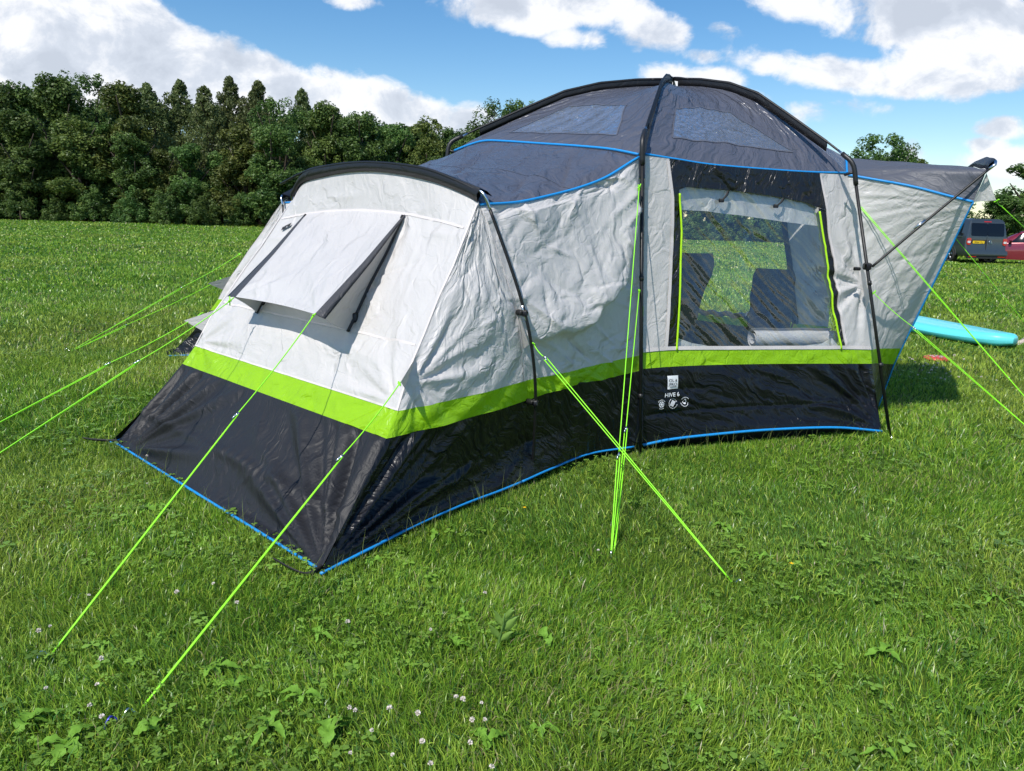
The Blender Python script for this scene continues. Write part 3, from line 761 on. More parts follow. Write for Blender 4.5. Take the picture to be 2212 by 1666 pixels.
pn = MB(); patch(pn, FR_UP, w2, w3, lambda w: tf(w) - .02, 1, .015, lift=-.008); pn.obj('window_pane', M['pane'], front)
pp = MB()
t = np.linspace(0, 1, 60)
for wf, sg in ((w2, 1), (w3, -1)):
    ta = tf(np.array([wf(np.array([.2]))[0]]))[0] + .02
    tt = ta + (1 - ta) * t
    pp.tube(FR_UP(wf(tt), tt, .006), .0072, 6)
pp.obj('window_piping', M['lime_trim'], front, split=1)
bl = MB()                                                       # rolled blind cloth behind the top of the pane
tl = curve(FR_UP, [(1475, 452), (1530, 455), (1620, 466), (1700, 478), (1775, 487)], 'w')
patch(bl, FR_UP, w2, w3, lambda w: tf(w) - .03, tl, .02, lift=-.03)
bl.obj('window_blind', M['white'], front)
sw = MB()                                                       # slack liner along the sill
ts_ = curve(FR_UP, [(1462, 728), (1500, 742), (1560, 752), (1640, 753), (1720, 750), (1780, 742), (1802, 730), (1814, 745)], 'w')
patch(sw, FR_UP, w2, w3, ts_, lambda x: np.ones_like(x), .012, lift=-.025); sw.obj('window_liner', M['white_side'], front)
tg = MB()
for a_, b_ in (((1571, 413), (1556, 434)), ((1691, 428), (1674, 446))):
    p, q = FR_UP.inv(a_), FR_UP.inv(b_); x = np.linspace(0, 1, 9)
    L_ = FR_UP(p[0] + (q[0] - p[0]) * x, p[1] + (q[1] - p[1]) * x ** .7, .008 + .006 * np.sin(PI * x))
    strip_between(tg, L_ - A(.009, 0, 0), L_ + A(.009, 0, 0), .003); tg.box(L_[-1], (.036, .014, .024), bev=.005)
tg.obj('toggle', M['web'], front, split=2)
bd = MB(); patch(bd, FR_BAND, 0, 1, 0, 1, .015); bd.obj('green_band', M['green'], front, split=1)
sk = MB(); patch(sk, FR_SK, 0, 1, 0, 1, .012); skirt = sk.obj('skirt', M['black_fold'], front)
tr = MB(); tr.tube(FR_SK(np.linspace(0, 1, 60), np.ones(60), .004), .0095, 6); tr.obj('edge_trim', M['blue'], front, split=1)
mf = MB()                                                       # dark mud flap tucked under the trim
g0 = FR_SK(np.linspace(0, 1, 40), np.ones(40)); mf.grid(np.stack([g0 - A(0, -.01, 0), g0 * A(1, 1, 0) + A(0, .12, -.0)], 1)); 
for s_ in (FL_SK,):
    g0 = s_(np.linspace(0, 1, 30), np.ones(30)); mf.grid(np.stack([g0 + A(0, .01, 0), g0 * A(1, 1, 0) + A(-.05, .12, 0)], 1))
mf.obj('mud_flap', M['groundsheet'], front, split=1)
tp = MB()
for wf, d0 in ((w1, -.012), (w4, .0)):
    tt = np.linspace(.01, .99, 60); tp.grid(np.stack([FR_UP(wf(tt) + d0, tt, .005), FR_UP(wf(tt) + d0 + .012, tt, .005)], 1))
x = np.linspace(0, 1, 80); tp.grid(np.stack([FR_UP(x, np.full(80, .978), .005), FR_UP(x, np.full(80, .998), .005)], 1))
tp.obj('seam', M['stitch'], front)
# printed badge: white square with lettering, name, three round marks
def on_skirt(px, V, lift):
    w0, t0 = FR_SK.inv(px); w0_, t0_ = w0 + V[:, 0] / 2.03, t0 - V[:, 1] / .50
    return FR_SK(w0_, t0_, lift)
pr = MB(); pd = MB()
x, y = np.meshgrid(np.linspace(-.041, .041, 8), np.linspace(.047, -.047, 8))
pr.grid(on_skirt((1453, 826), np.stack([x.ravel(), y.ravel()], -1), .004).reshape(8, 8, 3))
for body, size, ox, oy in (('OL', .030, -.012, .004), ('PRO', .030, .001, -.024)):
    V, F_ = text_shape(body, size); V = V * A(1.1, 1, 1) + A(ox, oy, 0); pd.add(on_skirt((1453, 826), V, .0065), F_)
tri = A([.017, .006, 0], [.031, .006, 0], [.024, .027, 0], [.0225, .002, 0], [.0255, .002, 0], [.0255, .006, 0], [.0225, .006, 0])
pd.add(on_skirt((1453, 826), tri, .0065), [[0, 1, 2], [3, 4, 5, 6]])
ln = A([-.026, -.033, 0], [.028, -.033, 0], [.028, -.0295, 0], [-.026, -.0295, 0]); pd.add(on_skirt((1453, 826), ln, .0065), [[0, 1, 2, 3]])
V, F_ = text_shape('HIVE 6', .040, .0008); pr.add(on_skirt((1452, 857), V, .004), F_)
def ringpoly(r0, r1, a0, a1, n=18):
    a = np.linspace(a0, a1, n); P = np.concatenate([np.stack([r0 * np.cos(a), r0 * np.sin(a), 0 * a], -1), np.stack([r1 * np.cos(a), r1 * np.sin(a), 0 * a], -1)])
    return P, [[i, i + 1, n + i + 1, n + i] for i in range(n - 1)]
def barpoly(p, q, wd):
    p, q = A(*p, 0), A(*q, 0); d = (q - p) / np.linalg.norm(q - p); m = A(-d[1], d[0], 0) * wd / 2
    return np.array([p - m, q - m, q + m, p + m]), [[0, 1, 2, 3]]
marks = []
for k in range(7):                                              # broken rings stand for the curved small print
    marks.append(((1429, 874), *ringpoly(.0285, .033, .55 + k * .30, .55 + k * .30 + .2, 4)))
for k in range(4): marks.append(((1429, 874), *ringpoly(.0285, .033, 4.15 + k * .3, 4.15 + k * .3 + .22, 4)))
hx = [(.020 * math.cos(k * PI / 3), .020 * math.sin(k * PI / 3)) for k in range(6)]
for k in range(6):
    marks.append(((1429, 874), *barpoly(hx[k], hx[(k + 1) % 6], .0042))); marks.append(((1429, 874), *barpoly((0, 0), hx[k], .0042)))
for k in range(14): marks.append(((1454, 872), *ringpoly(.0305, .0342, .25 + k * .42, .25 + k * .42 + .32, 5)))
for d in (-.0095, -.003, .0035, .010): marks.append(((1454, 872), *barpoly((-.014 + d, -.016 - d * .5), (.010 + d, .018 - d * .5), .0048)))
for k in range(6): marks.append(((1480, 868), *ringpoly(.030, .0345, .6 + k * .33, .6 + k * .33 + .25, 4)))
for k in range(7): marks.append(((1480, 868), *ringpoly(.030, .0345, 3.3 + k * .40, 3.3 + k * .40 + .34, 4)))
a = np.linspace(0, 2 * PI, 25)[:-1]
drop = np.stack([.015 * np.cos(a) * (1 - .35 * np.maximum(np.sin(a), 0)) , .016 * np.sin(a) + .008 * np.maximum(np.sin(a), 0) ** 3 - .002, 0 * a], -1)
marks.append(((1480, 868), np.concatenate([drop, drop * .62 + A(-.001, .003, 0)]), [[i, (i + 1) % 24, 24 + (i + 1) % 24, 24 + i] for i in range(24)]))
for c, P, F_ in marks: pr.add(on_skirt(c, np.asarray(P), .004), F_)
badge = pr.obj('printed_badge', M['print'], front, smooth=False); pd.obj('badge_lettering', M['print_dark'], front, smooth=False)

# ================================================================== PORCH: side wing, canopy and hoop
Q = over((2102, 437), (3.12, 5.19)); Pw = ground((1897, 878), .03)
_o = np.ones(1)
Rs = [FR_UP.base(_o, _o * t)[0] for t in (0.0, .24, .58, 1.0)] + [FR_SK.base(_o, _o * t)[0] for t in (0.0, .42, .80)]
def onQP(y):
    a = (y - 437) / (878 - 437); px = np.interp(y, [437, 753, 787, 878], [2102, 1947, 1931, 1897])
    return over((px, y), (Q * (1 - a) + Pw * a)[:2])
Re = [Q, onQP(520), onQP(640), onQP(753), onQP(787), onQP(840), Pw]
wing_rows = [np.array([Rs[0]] + [vplane(p, Rs[0], Q) for p in [(1960, 401), (2050, 424)]] + [Q])] + [np.stack([a, (a + b) / 2 + A(-.03, .02, 0), b]) for a, b in zip(Rs[1:], Re[1:])]
wt = [0, .2, .45, .72, .79, .9, 1]
WING = Surf(wing_rows, wt, .75, 1.75, add(fan(1, 0, .0035, 41, .3, 1.1, .75, 1.75, .3), creases(30, .75, 1.2, .004, 82, .08, .3, .01, -.9, .3)))
wm = MB(); patch(wm, WING, 0, 1, 0, .72, .014); wing = wm.obj('porch_wing', M['white_wing'], TENT)
wm = MB(); patch(wm, WING, 0, 1, .72, .79, .015); wm.obj('green_band', M['green'], wing, split=1)
wm = MB(); patch(wm, WING, 0, 1, .79, 1, .02); wm.obj('skirt', M['black'], wing)
tr = MB(); tr.tube(WING(np.ones(70), np.linspace(0, 1, 70), .002), .0072, 6); tr.tube(WING(np.linspace(0, 1, 40), np.zeros(40), .004), .0095, 6); tr.obj('edge_trim', M['blue'], wing, split=1)
hubKp = A(2.98, 7.12, 1.86); rkd = hubKp - Rs[0]
Q2 = Q + rkd * A(1, 1, 0) + A(.05, 0, 0)
qa = over((2130, 368), Q[:2] + A(.07, -.03)); mid = (qa + Q2) / 2
arch = resample([Q, Q * .45 + qa * .55 + A(.005, 0, .004), qa, qa * .88 + Q2 * .12 + A(0, 0, .045), mid * A(1, 1, 0) + A(.03, 0, qa[2] + .07), Q2 * .86 + qa * .14 + A(0, 0, .16), Q2 + A(.05, .02, .18), Q2], 61)
seam3 = resample([Rs[0] + A(0, 0, .01)] + [A(2.68, 6.36, 2.03)] + [hubKp], 61)
nearE = resample(wing_rows[0], 13); farE = resample([hubKp, (hubKp + Q2) / 2 - A(0, 0, .03), Q2], 13)
rows = []
for j in range(13):
    x = j / 12; w = np.linspace(0, 1, 61)[:, None]
    b = seam3 * (1 - x) + arch * x
    b = b + (nearE[j] - b[0]) * (1 - w) ** 2 + (farE[j] - b[-1]) * w ** 2
    rows.append(b)
CAN = Surf(rows, np.linspace(0, 1, 13), 2.4, .75, add(waves(.006, 5, 1.2, 85), creases(22, 2.4, .75, .006, 86, .1, .3, .012, 1.2, .3)), smooth_w=False)
cmb = MB(); patch(cmb, CAN, 0, 1, 0, 1, .018); canopy = cmb.obj('porch_canopy', M['grey_matte'], TENT)
fwv = A(.96, -.28, 0)
clampR = hubR + (FEET[2] - hubR) * .36
elb = over((2151, 354), qa[:2] + A(.06, -.05)); elb2 = Q2 + A(.16, .0, .26)
pm = MB(); pm.tube(resample([clampR + A(.02, -.03, 0), clampR * .5 + elb * .5 + A(0, -.0, -.012), elb - (elb - clampR) * .05], 24), .009, 8)
archp = resample([elb - (elb - clampR) * .05, elb, elb * .95 + elb2 * .05 + A(0, 0, .028), elb * .82 + elb2 * .18 + A(0, 0, .05), (elb + elb2) / 2 + A(.03, 0, .09), elb2 * .9 + elb * .1 + A(0, 0, .05), elb2], 40)
pm.tube(archp[4:], .009, 8); kl = hubK + (FEET[3] - hubK) * .36; pm.tube([elb2, kl], .009, 8)
pm.obj('porch_pole', M['pole'], canopy)
em = MB(); em.tube(archp[:5], .0098, 8); c0 = clampR * .58 + elb * .42; dd = (elb - clampR) / np.linalg.norm(elb - clampR)
em.tube([c0 - dd * .045, c0 + dd * .045], .0095, 8); em.obj('pole_elbow', M['steel'], canopy, split=1)
sl = MB(); a_ = archp[2:-3]; b_ = resample(arch[6:55], len(a_)) + A(0, 0, .003)
strip_between(sl, a_ + A(0, 0, .012), b_, .012); sl.obj('porch_sleeve', M['sleeve'], canopy)
tip = over((2152, 433), Q[:2] + A(.14, .02)); apex = over((2131, 374), qa[:2] + A(.02, .03))
tm = MB(); k = np.linspace(0, 1, 8)
g = np.array([[apex * (1 - a) + (Q * (1 - b) + tip * b + A(.0, .03, .0) * math.sin(PI * b)) * a for b in k] for a in k])
tm.grid(g, np.stack(np.meshgrid(k * .2, k * .25), -1)); tm.obj('porch_tab', M['white'], canopy)
# far wing of the porch, shallow
fm = MB(); k = np.linspace(0, 1, 12)
low = A(3.05, 7.2, 1.52)
fm.grid(np.array([[hubKp * (1 - b) + Q2 * b + ((low * (1 - b) + (Q2 - A(0, 0, .04)) * b) - (hubKp * (1 - b) + Q2 * b)) * a for b in k] for a in k]), np.stack(np.meshgrid(k, k * .5), -1))
fm.obj('far_wing', M['white_wing'], canopy)
# tabs and clamps on the right leg
cb = MB(); cb.box(clampR, (.05, .05, .05), bev=.01); cb.box(clampR + A(-.06, .02, -.02), (.05, .02, .025), bev=.006); cb.obj('leg_clamp', M['plastic'], canopy)
tabR = over((1884, 633), (2.52, 5.38)); tb = MB(); s0, s1 = Rs[1] * .35 + Rs[2] * .65, Rs[2] * .55 + Rs[3] * .45
s2_ = FR_UP(np.array([.95]), np.array([.70]))[0]
tb.add(np.array([s0, tabR, s1]), [[0, 1, 2]], [(0, 0), (.1, .1), (0, .2)]); pass
tb.obj('guy_tab', M['white'], front, split=1)
# ---- back wall with an opening, and plain rear walls, floor
def rearwall(ha, hb, seed):
    fa, fb = A(*(ha[:2] + (ha[:2] - CEN[:2]) * .05), 0), A(*(hb[:2] + (hb[:2] - CEN[:2]) * .05), 0)
    return Surf([[ha - A(0, 0, .09), hb - A(0, 0, .09)], [fa, fb]], [0, 1], 1.7, 1.9, waves(.006, 2, .4, seed), smooth_w=False)
BW = rearwall(hubK, hubB, 91); LW = rearwall(hubB, hubL2, 92); KW = rearwall(hubR + A(.0, .15, 0), hubK, 93)
bw_r = curve(BW, [(1690, 490), (1700, 560), (1708, 640), (1714, 690)]); bw_s = curve(BW, [(1510, 678), (1600, 688), (1690, 700)], 'w'); bw_b = curve(BW, [(1510, 692), (1640, 710), (1790, 728)], 'w')
bw_b0 = curve(BW, [(1510, 679), (1640, 692), (1790, 706)], 'w')
wl_ = curve(BW, [(1466, 500), (1462, 680)])
bw = MB(); patch(bw, BW, 0, bw_r, 0, bw_b0, .04); patch(bw, BW, wl_, 1, 0, bw_b0, .04); patch(bw, BW, bw_r, wl_, 0, .13, .04)
patch(bw, LW, 0, 1, 0, .72, .06)
backw = bw.obj('back_wall', M['white'], TENT)
bb = MB(); patch(bb, BW, 0, 1, bw_b0, bw_b, .04); patch(bb, LW, 0, 1, .72, .78, .06); bb.obj('green_band', M['green'], backw, split=1)
bb = MB(); patch(bb, BW, 0, 1, bw_b, 1, .05); patch(bb, LW, 0, 1, .78, 1, .06); patch(bb, KW, 0, .1, .75, 1, .05); bb.obj('skirt', M['black'], backw)
bb = MB(); patch(bb, BW, lambda t: bw_r(t) - .035, bw_r, .13, bw_b0, .03, lift=-.02); patch(bb, BW, lambda t: bw_r(t) - .30, lambda t: bw_r(t) - .27, .05, .74, .03, lift=-.02); bb.obj('door_edge', M['sleeve'], backw, split=1)
sl_ = MB(); w = np.linspace(bw_r(np.array([.7]))[0], .97, 30); sl_.tube(BW(w, bw_b0(w) - .018, -.03) + A(0, 0, .012) * np.sin(np.arange(30) * 1.7)[:, None], .028, 8); sl_.obj('rolled_door', M['gusset'], backw)
fl = MB(); ring = [h[:2] * .97 + CEN[:2] * .03 for h in HUBS]
fl.add([A(*CEN[:2], .014)] + [A(*p, .014) for p in ring], [[0, i + 1, (i + 1) % 6 + 1] for i in range(6)])
fl.obj('groundsheet', M['groundsheet'], TENT)

# ================================================================== GUY ROPES AND PEGS
def rope(p0, p1, slider=None, split=.013, r=.0028, tail=True):
    """one line to the slider, then a doubled line to the peg"""
    p0, p1 = np.asarray(p0), np.asarray(p1); m = MB()
    L = np.linalg.norm(p1 - p0); d = (p1 - p0) / L
    sd = np.cross(d, A(0, 0, 1)); sd /= np.linalg.norm(sd)
    s = slider if slider else .02
    ps = p0 + (p1 - p0) * s
    x = np.linspace(0, 1, 14)[:, None]
    m.tube(p0 + (ps - p0) * x - A(0, 0, .012) * 4 * x * (1 - x), r, 6)
    for sg in (-1, 1):
        m.tube(ps + (p1 - ps) * x + sd * sg * split / 2 * np.sqrt(np.maximum(1 - x, 0.06)) - A(0, 0, 1) * .006 * (1 + sg) * (1 - x), r, 6)
    for k in range(3):                                          # knot at the tab
        a = rng.normal(0, 1, 3) * .010; m.tube([p0 + d * .01 - a, p0 + d * .014 + a], r * 1.3, 6)
    o = m.obj('guy_rope', M['rope'], TENT)
    if slider:
        g = MB(); g.tube([ps - d * .010, ps + d * .010], .0055, 8); g.tube([ps + sd * .004, ps + d * .026 + sd * .007], .004, 6); g.obj('line_adjuster', M['steel'], o)
    return o
def tipw(l): return loc2w(l)
cornerR, cornerL = loc2w(A(1.055, 1.145, .760)), mirror(loc2w(A(1.03, 1.19, .76)))
flapR, flapL = loc2w(tipR), loc2w(tipL)
def proj_t(p0, p1, px):
    x = np.linspace(0, 1, 200)[:, None]; q = project(p0 + (p1 - p0) * x); return float(np.hypot(q[:, 0] - px[0], q[:, 1] - px[1]).argmin() / 199)
def beyond(p0, px, plan_dist):                                  # ground point out of frame: along the pictured direction
    return ground(px)
g_list = []
def guy(p0, p1, sl): rope(p0, p1, proj_t(p0, p1, sl) if isinstance(sl, tuple) else sl); g_list.append(p1)
guy(flapR, ground((110, 1415)), (515, 895))
guy(cornerR, ground((305, 1532)), (735, 985))
mL1, mL2 = mirror(ground((110, 1415))), mirror(ground((305, 1532)))
flapLs = over((500, 648), flapL[:2])
guy(flapLs, ground((-330, 1195)), (303, 787))
guy(over((437, 677), cornerL[:2]), ground((-330, 1088)), (234, 781))
c5 = T2(cornerR[None])[0]; f5 = T2(flapR[None])[0]
g5 = ground((150, 760))
guy(over((480, 602), c5[:2]), g5 + A(.02, -.03, 0), .62)
guy(over((520, 548), f5[:2]), g5, .35)
hoopR_tip = loc2w(A(.19, 1.125, .835))
guy(over((1151, 740), hoopR_tip[:2]), ground((1583, 1260)), (1175, 776))
pq = ground((1320, 1200))
guy(over((1381, 402), (.80, 4.64)), pq, .78)
guy(over((1381, 626), (.81, 4.62)), pq + A(.015, .01, 0), .6)
gR1 = over((1852, 437), (2.47, 5.50))
def far_end(p0, pxa, q):                                        # peg beyond the frame on the pictured line
    return ground(q)
guy(gR1, ground((2330, 992)), None)
guy(over((1885, 630), (2.53, 5.37)), ground((2300, 993)), (1976, 707))
guy(tip, ground((2480, 742)), None)
guy(over((2060, 508), (3.45, 7.0)), ground((2330, 840)), None)
def peg(p, to, mat, label, lean=.35):
    d = np.asarray(to) - np.asarray(p); d = d / np.linalg.norm(d)
    m = MB(); top = np.asarray(p) + A(0, 0, .035) - d * .015; bot = np.asarray(p) - A(0, 0, .08) + d * .05
    m.tube([bot, top], .0045, 8); hk = [top, top + A(0, 0, .012) - d * .01, top - d * .028 + A(0, 0, .004), top - d * .03 - A(0, 0, .014)]
    m.tube(resample(hk, 10), .004, 8)
    o = m.obj('tent_peg', mat, None, loc=p); return tag(o, label, 'tent peg', 'tent pegs in the lawn')
M['peg_blue'] = simple('violet_blue_peg', (0.06, 0.06, 0.55), 0.25, 0.6, vary=0.1)
for p, to, mt, lb in ((ground((292, 1545)), cornerR, 'steel', 'steel peg at the foot of the rope from the pod corner'),
                      (ground((104, 1420)), flapR, 'steel', 'steel peg ending the rope from the awning tip, far left'),
                      (pq, hubF, 'steel', 'steel peg where two ropes from the front leg meet'),
                      (ground((1587, 1264)), hoopR_tip, 'steel', 'steel peg in front holding the rope from the hoop pole'),
                      (g5, f5, 'steel', 'steel peg sharing two ropes beyond the left of the tent'),
                      (ground((255, 1562)), cornerR, 'peg_blue', 'shiny violet blue peg end lying in the grass'),
                      (ground((1942, 956)), hubR, 'steel', 'steel peg beside the foot of the right leg pole')):
    peg(p, to, M[mt], lb)
# ================================================================== CAMERA, SUN, SKY
cam = bpy.data.cameras.new('camera'); camo = bpy.data.objects.new('camera', cam); COL.objects.link(camo)
cam.sensor_width = 34.6; cam.lens = 34.6 * F_PX / 2212; cam.clip_start = 0.05; cam.clip_end = 2000
X_ = RT * CR + UP * SR; Y_ = -RT * SR + UP * CR; Z_ = -FW
mw = Matrix.Identity(4)
for i in range(3): mw[i][0], mw[i][1], mw[i][2], mw[i][3] = X_[i], Y_[i], Z_[i], O3[i]
camo.matrix_world = mw; sc.camera = camo
SUN_AZ, SUN_EL = math.radians(-147), math.radians(52)
sd = A(math.sin(SUN_AZ) * math.cos(SUN_EL), math.cos(SUN_AZ) * math.cos(SUN_EL), math.sin(SUN_EL))
sun = bpy.data.lights.new('sun', 'SUN'); sun.energy = 4.1; sun.angle = math.radians(0.5); sun.color = (1.0, 0.955, 0.88)
suno = bpy.data.objects.new('sun', sun); COL.objects.link(suno)
suno.rotation_euler = Vector((-sd[0], -sd[1], -sd[2])).to_track_quat('-Z', 'Y').to_euler(); suno.location = (-6, -8, 14)

W = bpy.data.worlds.new('World'); sc.world = W; W.use_nodes = True
nt = W.node_tree; nt.nodes.clear()
sky = nd(nt, 'ShaderNodeTexSky'); sky.sky_type = 'NISHITA'; sky.sun_disc = False; sky.sun_elevation = SUN_EL; sky.sun_rotation = SUN_AZ % (2 * PI)
sky.air_density = 1.0; sky.dust_density = 0.25; sky.ozone_density = 2.0
SKY_K = 0.115
tc = nd(nt, 'ShaderNodeTexCoord'); sp = nd(nt, 'ShaderNodeSeparateXYZ', {0: tc.outputs['Generated']})
dx, dy, dz = sp.outputs
yy = math_n(nt, 'MAXIMUM', math_n(nt, 'ABSOLUTE', dy), 0.05)
qx, qz = math_n(nt, 'DIVIDE', dx, yy), math_n(nt, 'DIVIDE', dz, yy)
co = nd(nt, 'ShaderNodeCombineXYZ', {0: qx, 1: qz, 2: 0.0})
def fbm(scale, det, rough, offs=(0, 0, 0), dist=0.0, sq=(1, 1.35, 1)):
    mp = nd(nt, 'ShaderNodeMapping', {'Vector': co.outputs[0], 'Location': offs, 'Scale': sq})
    return nd(nt, 'ShaderNodeTexNoise', {'Vector': mp.outputs[0], 'Scale': scale, 'Detail': det, 'Roughness': rough, 'Distortion': dist}).outputs[0]
def q_of(p): r = ray(p); return r[0] / r[1], r[2] / r[1]
# cloud banks: centre px, half-width px, half-height px, tilt (deg, image clockwise positive), fullness
BANKS = [((250, 95), 300, 115, 20, 1.15), ((60, 140), 220, 95, 5, 1.1), ((560, 175), 260, 62, 22, .95), ((120, 60), 240, 110, 8, 1.0), ((860, 235), 210, 50, 14, .85), ((1010, 262), 70, 40, 0, .7), ((330, 190), 330, 60, 6, .9),
         ((1165, 10), 215, 52, -3, .95), ((1250, 85), 62, 24, 0, .55), ((1408, 62), 92, 46, 8, .75), ((1570, 68), 50, 20, 10, .35), ((1522, 121), 40, 17, 0, .45),
         ((2050, 45), 330, 85, 4, .9), ((1760, 20), 200, 40, 10, .6), ((2080, 150), 230, 62, -6, 1.0), ((1860, 165), 220, 42, 4, .85), ((1660, 130), 110, 26, 10, .35), ((1545, 170), 60, 26, 0, .5), ((1440, 160), 62, 26, 0, .45),
         ((1630, 220), 45, 20, 0, .4), ((1880, 232), 90, 20, 2, .3), ((1740, 240), 60, 20, 0, .25), ((2165, 276), 62, 26, 0, .6), ((2135, 318), 52, 22, 0, .55), ((2190, 352), 120, 34, 0, .7), ((760, 5), 60, 16, 0, .45), ((1960, 330), 40, 30, 0, .5), ((1700, 262), 40, 16, 0, .4)]
warpn = nd(nt, 'ShaderNodeTexNoise', {'Vector': co.outputs[0], 'Scale': 7.0, 'Detail': 4.0})
def field(ox, oz):
    acc = None
    for (p, a, b, tl, fu) in BANKS:
        cx_, cz_ = q_of(p); th = math.radians(tl) + ROLL; k = 1.05 / F_PX
        ux, uz = math_n(nt, 'SUBTRACT', qx, cx_ + ox), math_n(nt, 'SUBTRACT', qz, cz_ + oz)
        e1 = math_n(nt, 'ADD', math_n(nt, 'MULTIPLY', ux, math.cos(th) / (a * k)), math_n(nt, 'MULTIPLY', uz, -math.sin(th) / (a * k)))
        e2 = math_n(nt, 'ADD', math_n(nt, 'MULTIPLY', ux, math.sin(th) / (b * k)), math_n(nt, 'MULTIPLY', uz, math.cos(th) / (b * k)))
        r2 = math_n(nt, 'ADD', math_n(nt, 'MULTIPLY', e1, e1), math_n(nt, 'MULTIPLY', e2, e2))
        v = math_n(nt, 'MULTIPLY', math_n(nt, 'SUBTRACT', 1.0, r2), fu)
        v = math_n(nt, 'MAXIMUM', v, -1.0)
        acc = v if acc is None else math_n(nt, 'SMOOTH_MAX', acc, v, 0.25)
    return acc
front_mask = math_n(nt, 'GREATER_THAN', dy, 0.15)
f0 = field(0, 0)
n1 = fbm(9.0, 9.0, 0.60, (1.3, .4, 0), 0.35); n2 = fbm(24.0, 7.0, .62, (3, 1, 0), .5); n3 = fbm(4.5, 8, .55, (7, 2, 0))
dens = math_n(nt, 'ADD', math_n(nt, 'MULTIPLY', f0, .80), math_n(nt, 'ADD', math_n(nt, 'MULTIPLY', math_n(nt, 'SUBTRACT', n1, .5), 1.45), math_n(nt, 'MULTIPLY', math_n(nt, 'SUBTRACT', n2, .5), .8)))
# elsewhere in the sky: scattered fair-weather cloud
gen = nd(nt, 'ShaderNodeTexNoise', {'Vector': nd(nt, 'ShaderNodeMapping', {'Vector': tc.outputs['Generated'], 'Scale': (1, 1, 2.6)}).outputs[0], 'Scale': 3.2, 'Detail': 7.0, 'Roughness': .58}).outputs[0]
gd = math_n(nt, 'MULTIPLY', math_n(nt, 'SUBTRACT', gen, .55), 3.0)
dsel = nd(nt, 'ShaderNodeMix', {'Factor': front_mask, 'A': gd, 'B': dens})
dsel.inputs[2].default_value = 0
nt.links.new(gd, dsel.inputs[2]); nt.links.new(dens, dsel.inputs[3])
D = dsel.outputs[0]
alpha = nd(nt, 'ShaderNodeMapRange', {'Value': D, 'From Min': -.02, 'From Max': .42}, interpolation_type='SMOOTHSTEP').outputs[0]
# cloud tone: thin sunlit edges and tops bright, thick undersides blue grey
n1b = fbm(9.0, 9.0, 0.60, (1.3 + .035, .4 - .05, 0), 0.35)
relief = math_n(nt, 'MULTIPLY', math_n(nt, 'SUBTRACT', n1, n1b), 4.2)
thick = nd(nt, 'ShaderNodeMapRange', {'Value': D, 'From Min': .25, 'From Max': .95}, interpolation_type='SMOOTHSTEP').outputs[0]
tone = math_n(nt, 'ADD', math_n(nt, 'SUBTRACT', .98, math_n(nt, 'MULTIPLY', thick, .62)), math_n(nt, 'ADD', relief, math_n(nt, 'MULTIPLY', math_n(nt, 'SUBTRACT', n3, .5), .55)), clamp=True)
ctone = nd(nt, 'ShaderNodeValToRGB', {'Fac': tone})
cr_ = ctone.color_ramp; cr_.elements[0].position = 0.0; cr_.elements[0].color = (.56, .61, .70, 1); cr_.elements[1].position = 1.0; cr_.elements[1].color = (.93, .94, .97, 1)
e_ = cr_.elements.new(.5); e_.color = (.66, .71, .80, 1)
cb = nd(nt, 'ShaderNodeBackground', {'Color': ctone.outputs[0], 'Strength': 0.95})
hue = nd(nt, 'ShaderNodeHueSaturation', {'Hue': 0.5, 'Saturation': 1.32, 'Value': 1.06, 'Color': sky.outputs[0]})
sb = nd(nt, 'ShaderNodeBackground', {'Color': hue.outputs[0], 'Strength': SKY_K})
hz_ = nd(nt, 'ShaderNodeMapRange', {'Value': dz, 'From Min': -.02, 'From Max': .0}).outputs[0]
mxs = nd(nt, 'ShaderNodeMixShader', {0: math_n(nt, 'MULTIPLY', math_n(nt, 'MULTIPLY', alpha, .96), hz_)})
nt.links.new(sb.outputs[0], mxs.inputs[1]); nt.links.new(cb.outputs[0], mxs.inputs[2])
wo = nd(nt, 'ShaderNodeOutputWorld'); nt.links.new(mxs.outputs[0], wo.inputs['Surface'])
sc.view_settings.view_transform = 'Standard'; sc.view_settings.look = 'None'; sc.view_settings.exposure = 0.22; sc.view_settings.gamma = 1.0
sc.cycles.max_bounces = 8; sc.cycles.transparent_max_bounces = 12
try: sc.cycles.use_adaptive_sampling = True; sc.cycles.adaptive_threshold = 0.02
except Exception: pass

# ================================================================== GROUND
m, nt = new_mat('meadow_soil_and_turf')
tc = nd(nt, 'ShaderNodeTexCoord')
a = nd(nt, 'ShaderNodeTexNoise', {'Vector': tc.outputs['Object'], 'Scale': .35, 'Detail': 6.0, 'Roughness': .6}); b = nd(nt, 'ShaderNodeTexNoise', {'Vector': tc.outputs['Object'], 'Scale': 14.0, 'Detail': 8.0, 'Roughness': .7})
r1 = nd(nt, 'ShaderNodeValToRGB', {'Fac': b.outputs[0]}); e = r1.color_ramp.elements
e[0].position = .30; e[0].color = (.024, .046, .010, 1); e[1].position = .72; e[1].color = (.115, .200, .034, 1)
r2 = nd(nt, 'ShaderNodeValToRGB', {'Fac': a.outputs[0]}); e = r2.color_ramp.elements
e[0].position = .35; e[0].color = (.80, .92, .70, 1); e[1].position = .68; e[1].color = (1.15, 1.05, .85, 1)
mx = nd(nt, 'ShaderNodeMix', {}, data_type='RGBA', blend_type='MULTIPLY'); mx.inputs[0].default_value = 1
nt.links.new(r1.outputs[0], mx.inputs[6]); nt.links.new(r2.outputs[0], mx.inputs[7])
bp = nd(nt, 'ShaderNodeBump', {'Height': b.outputs[0], 'Strength': .8, 'Distance': .05})
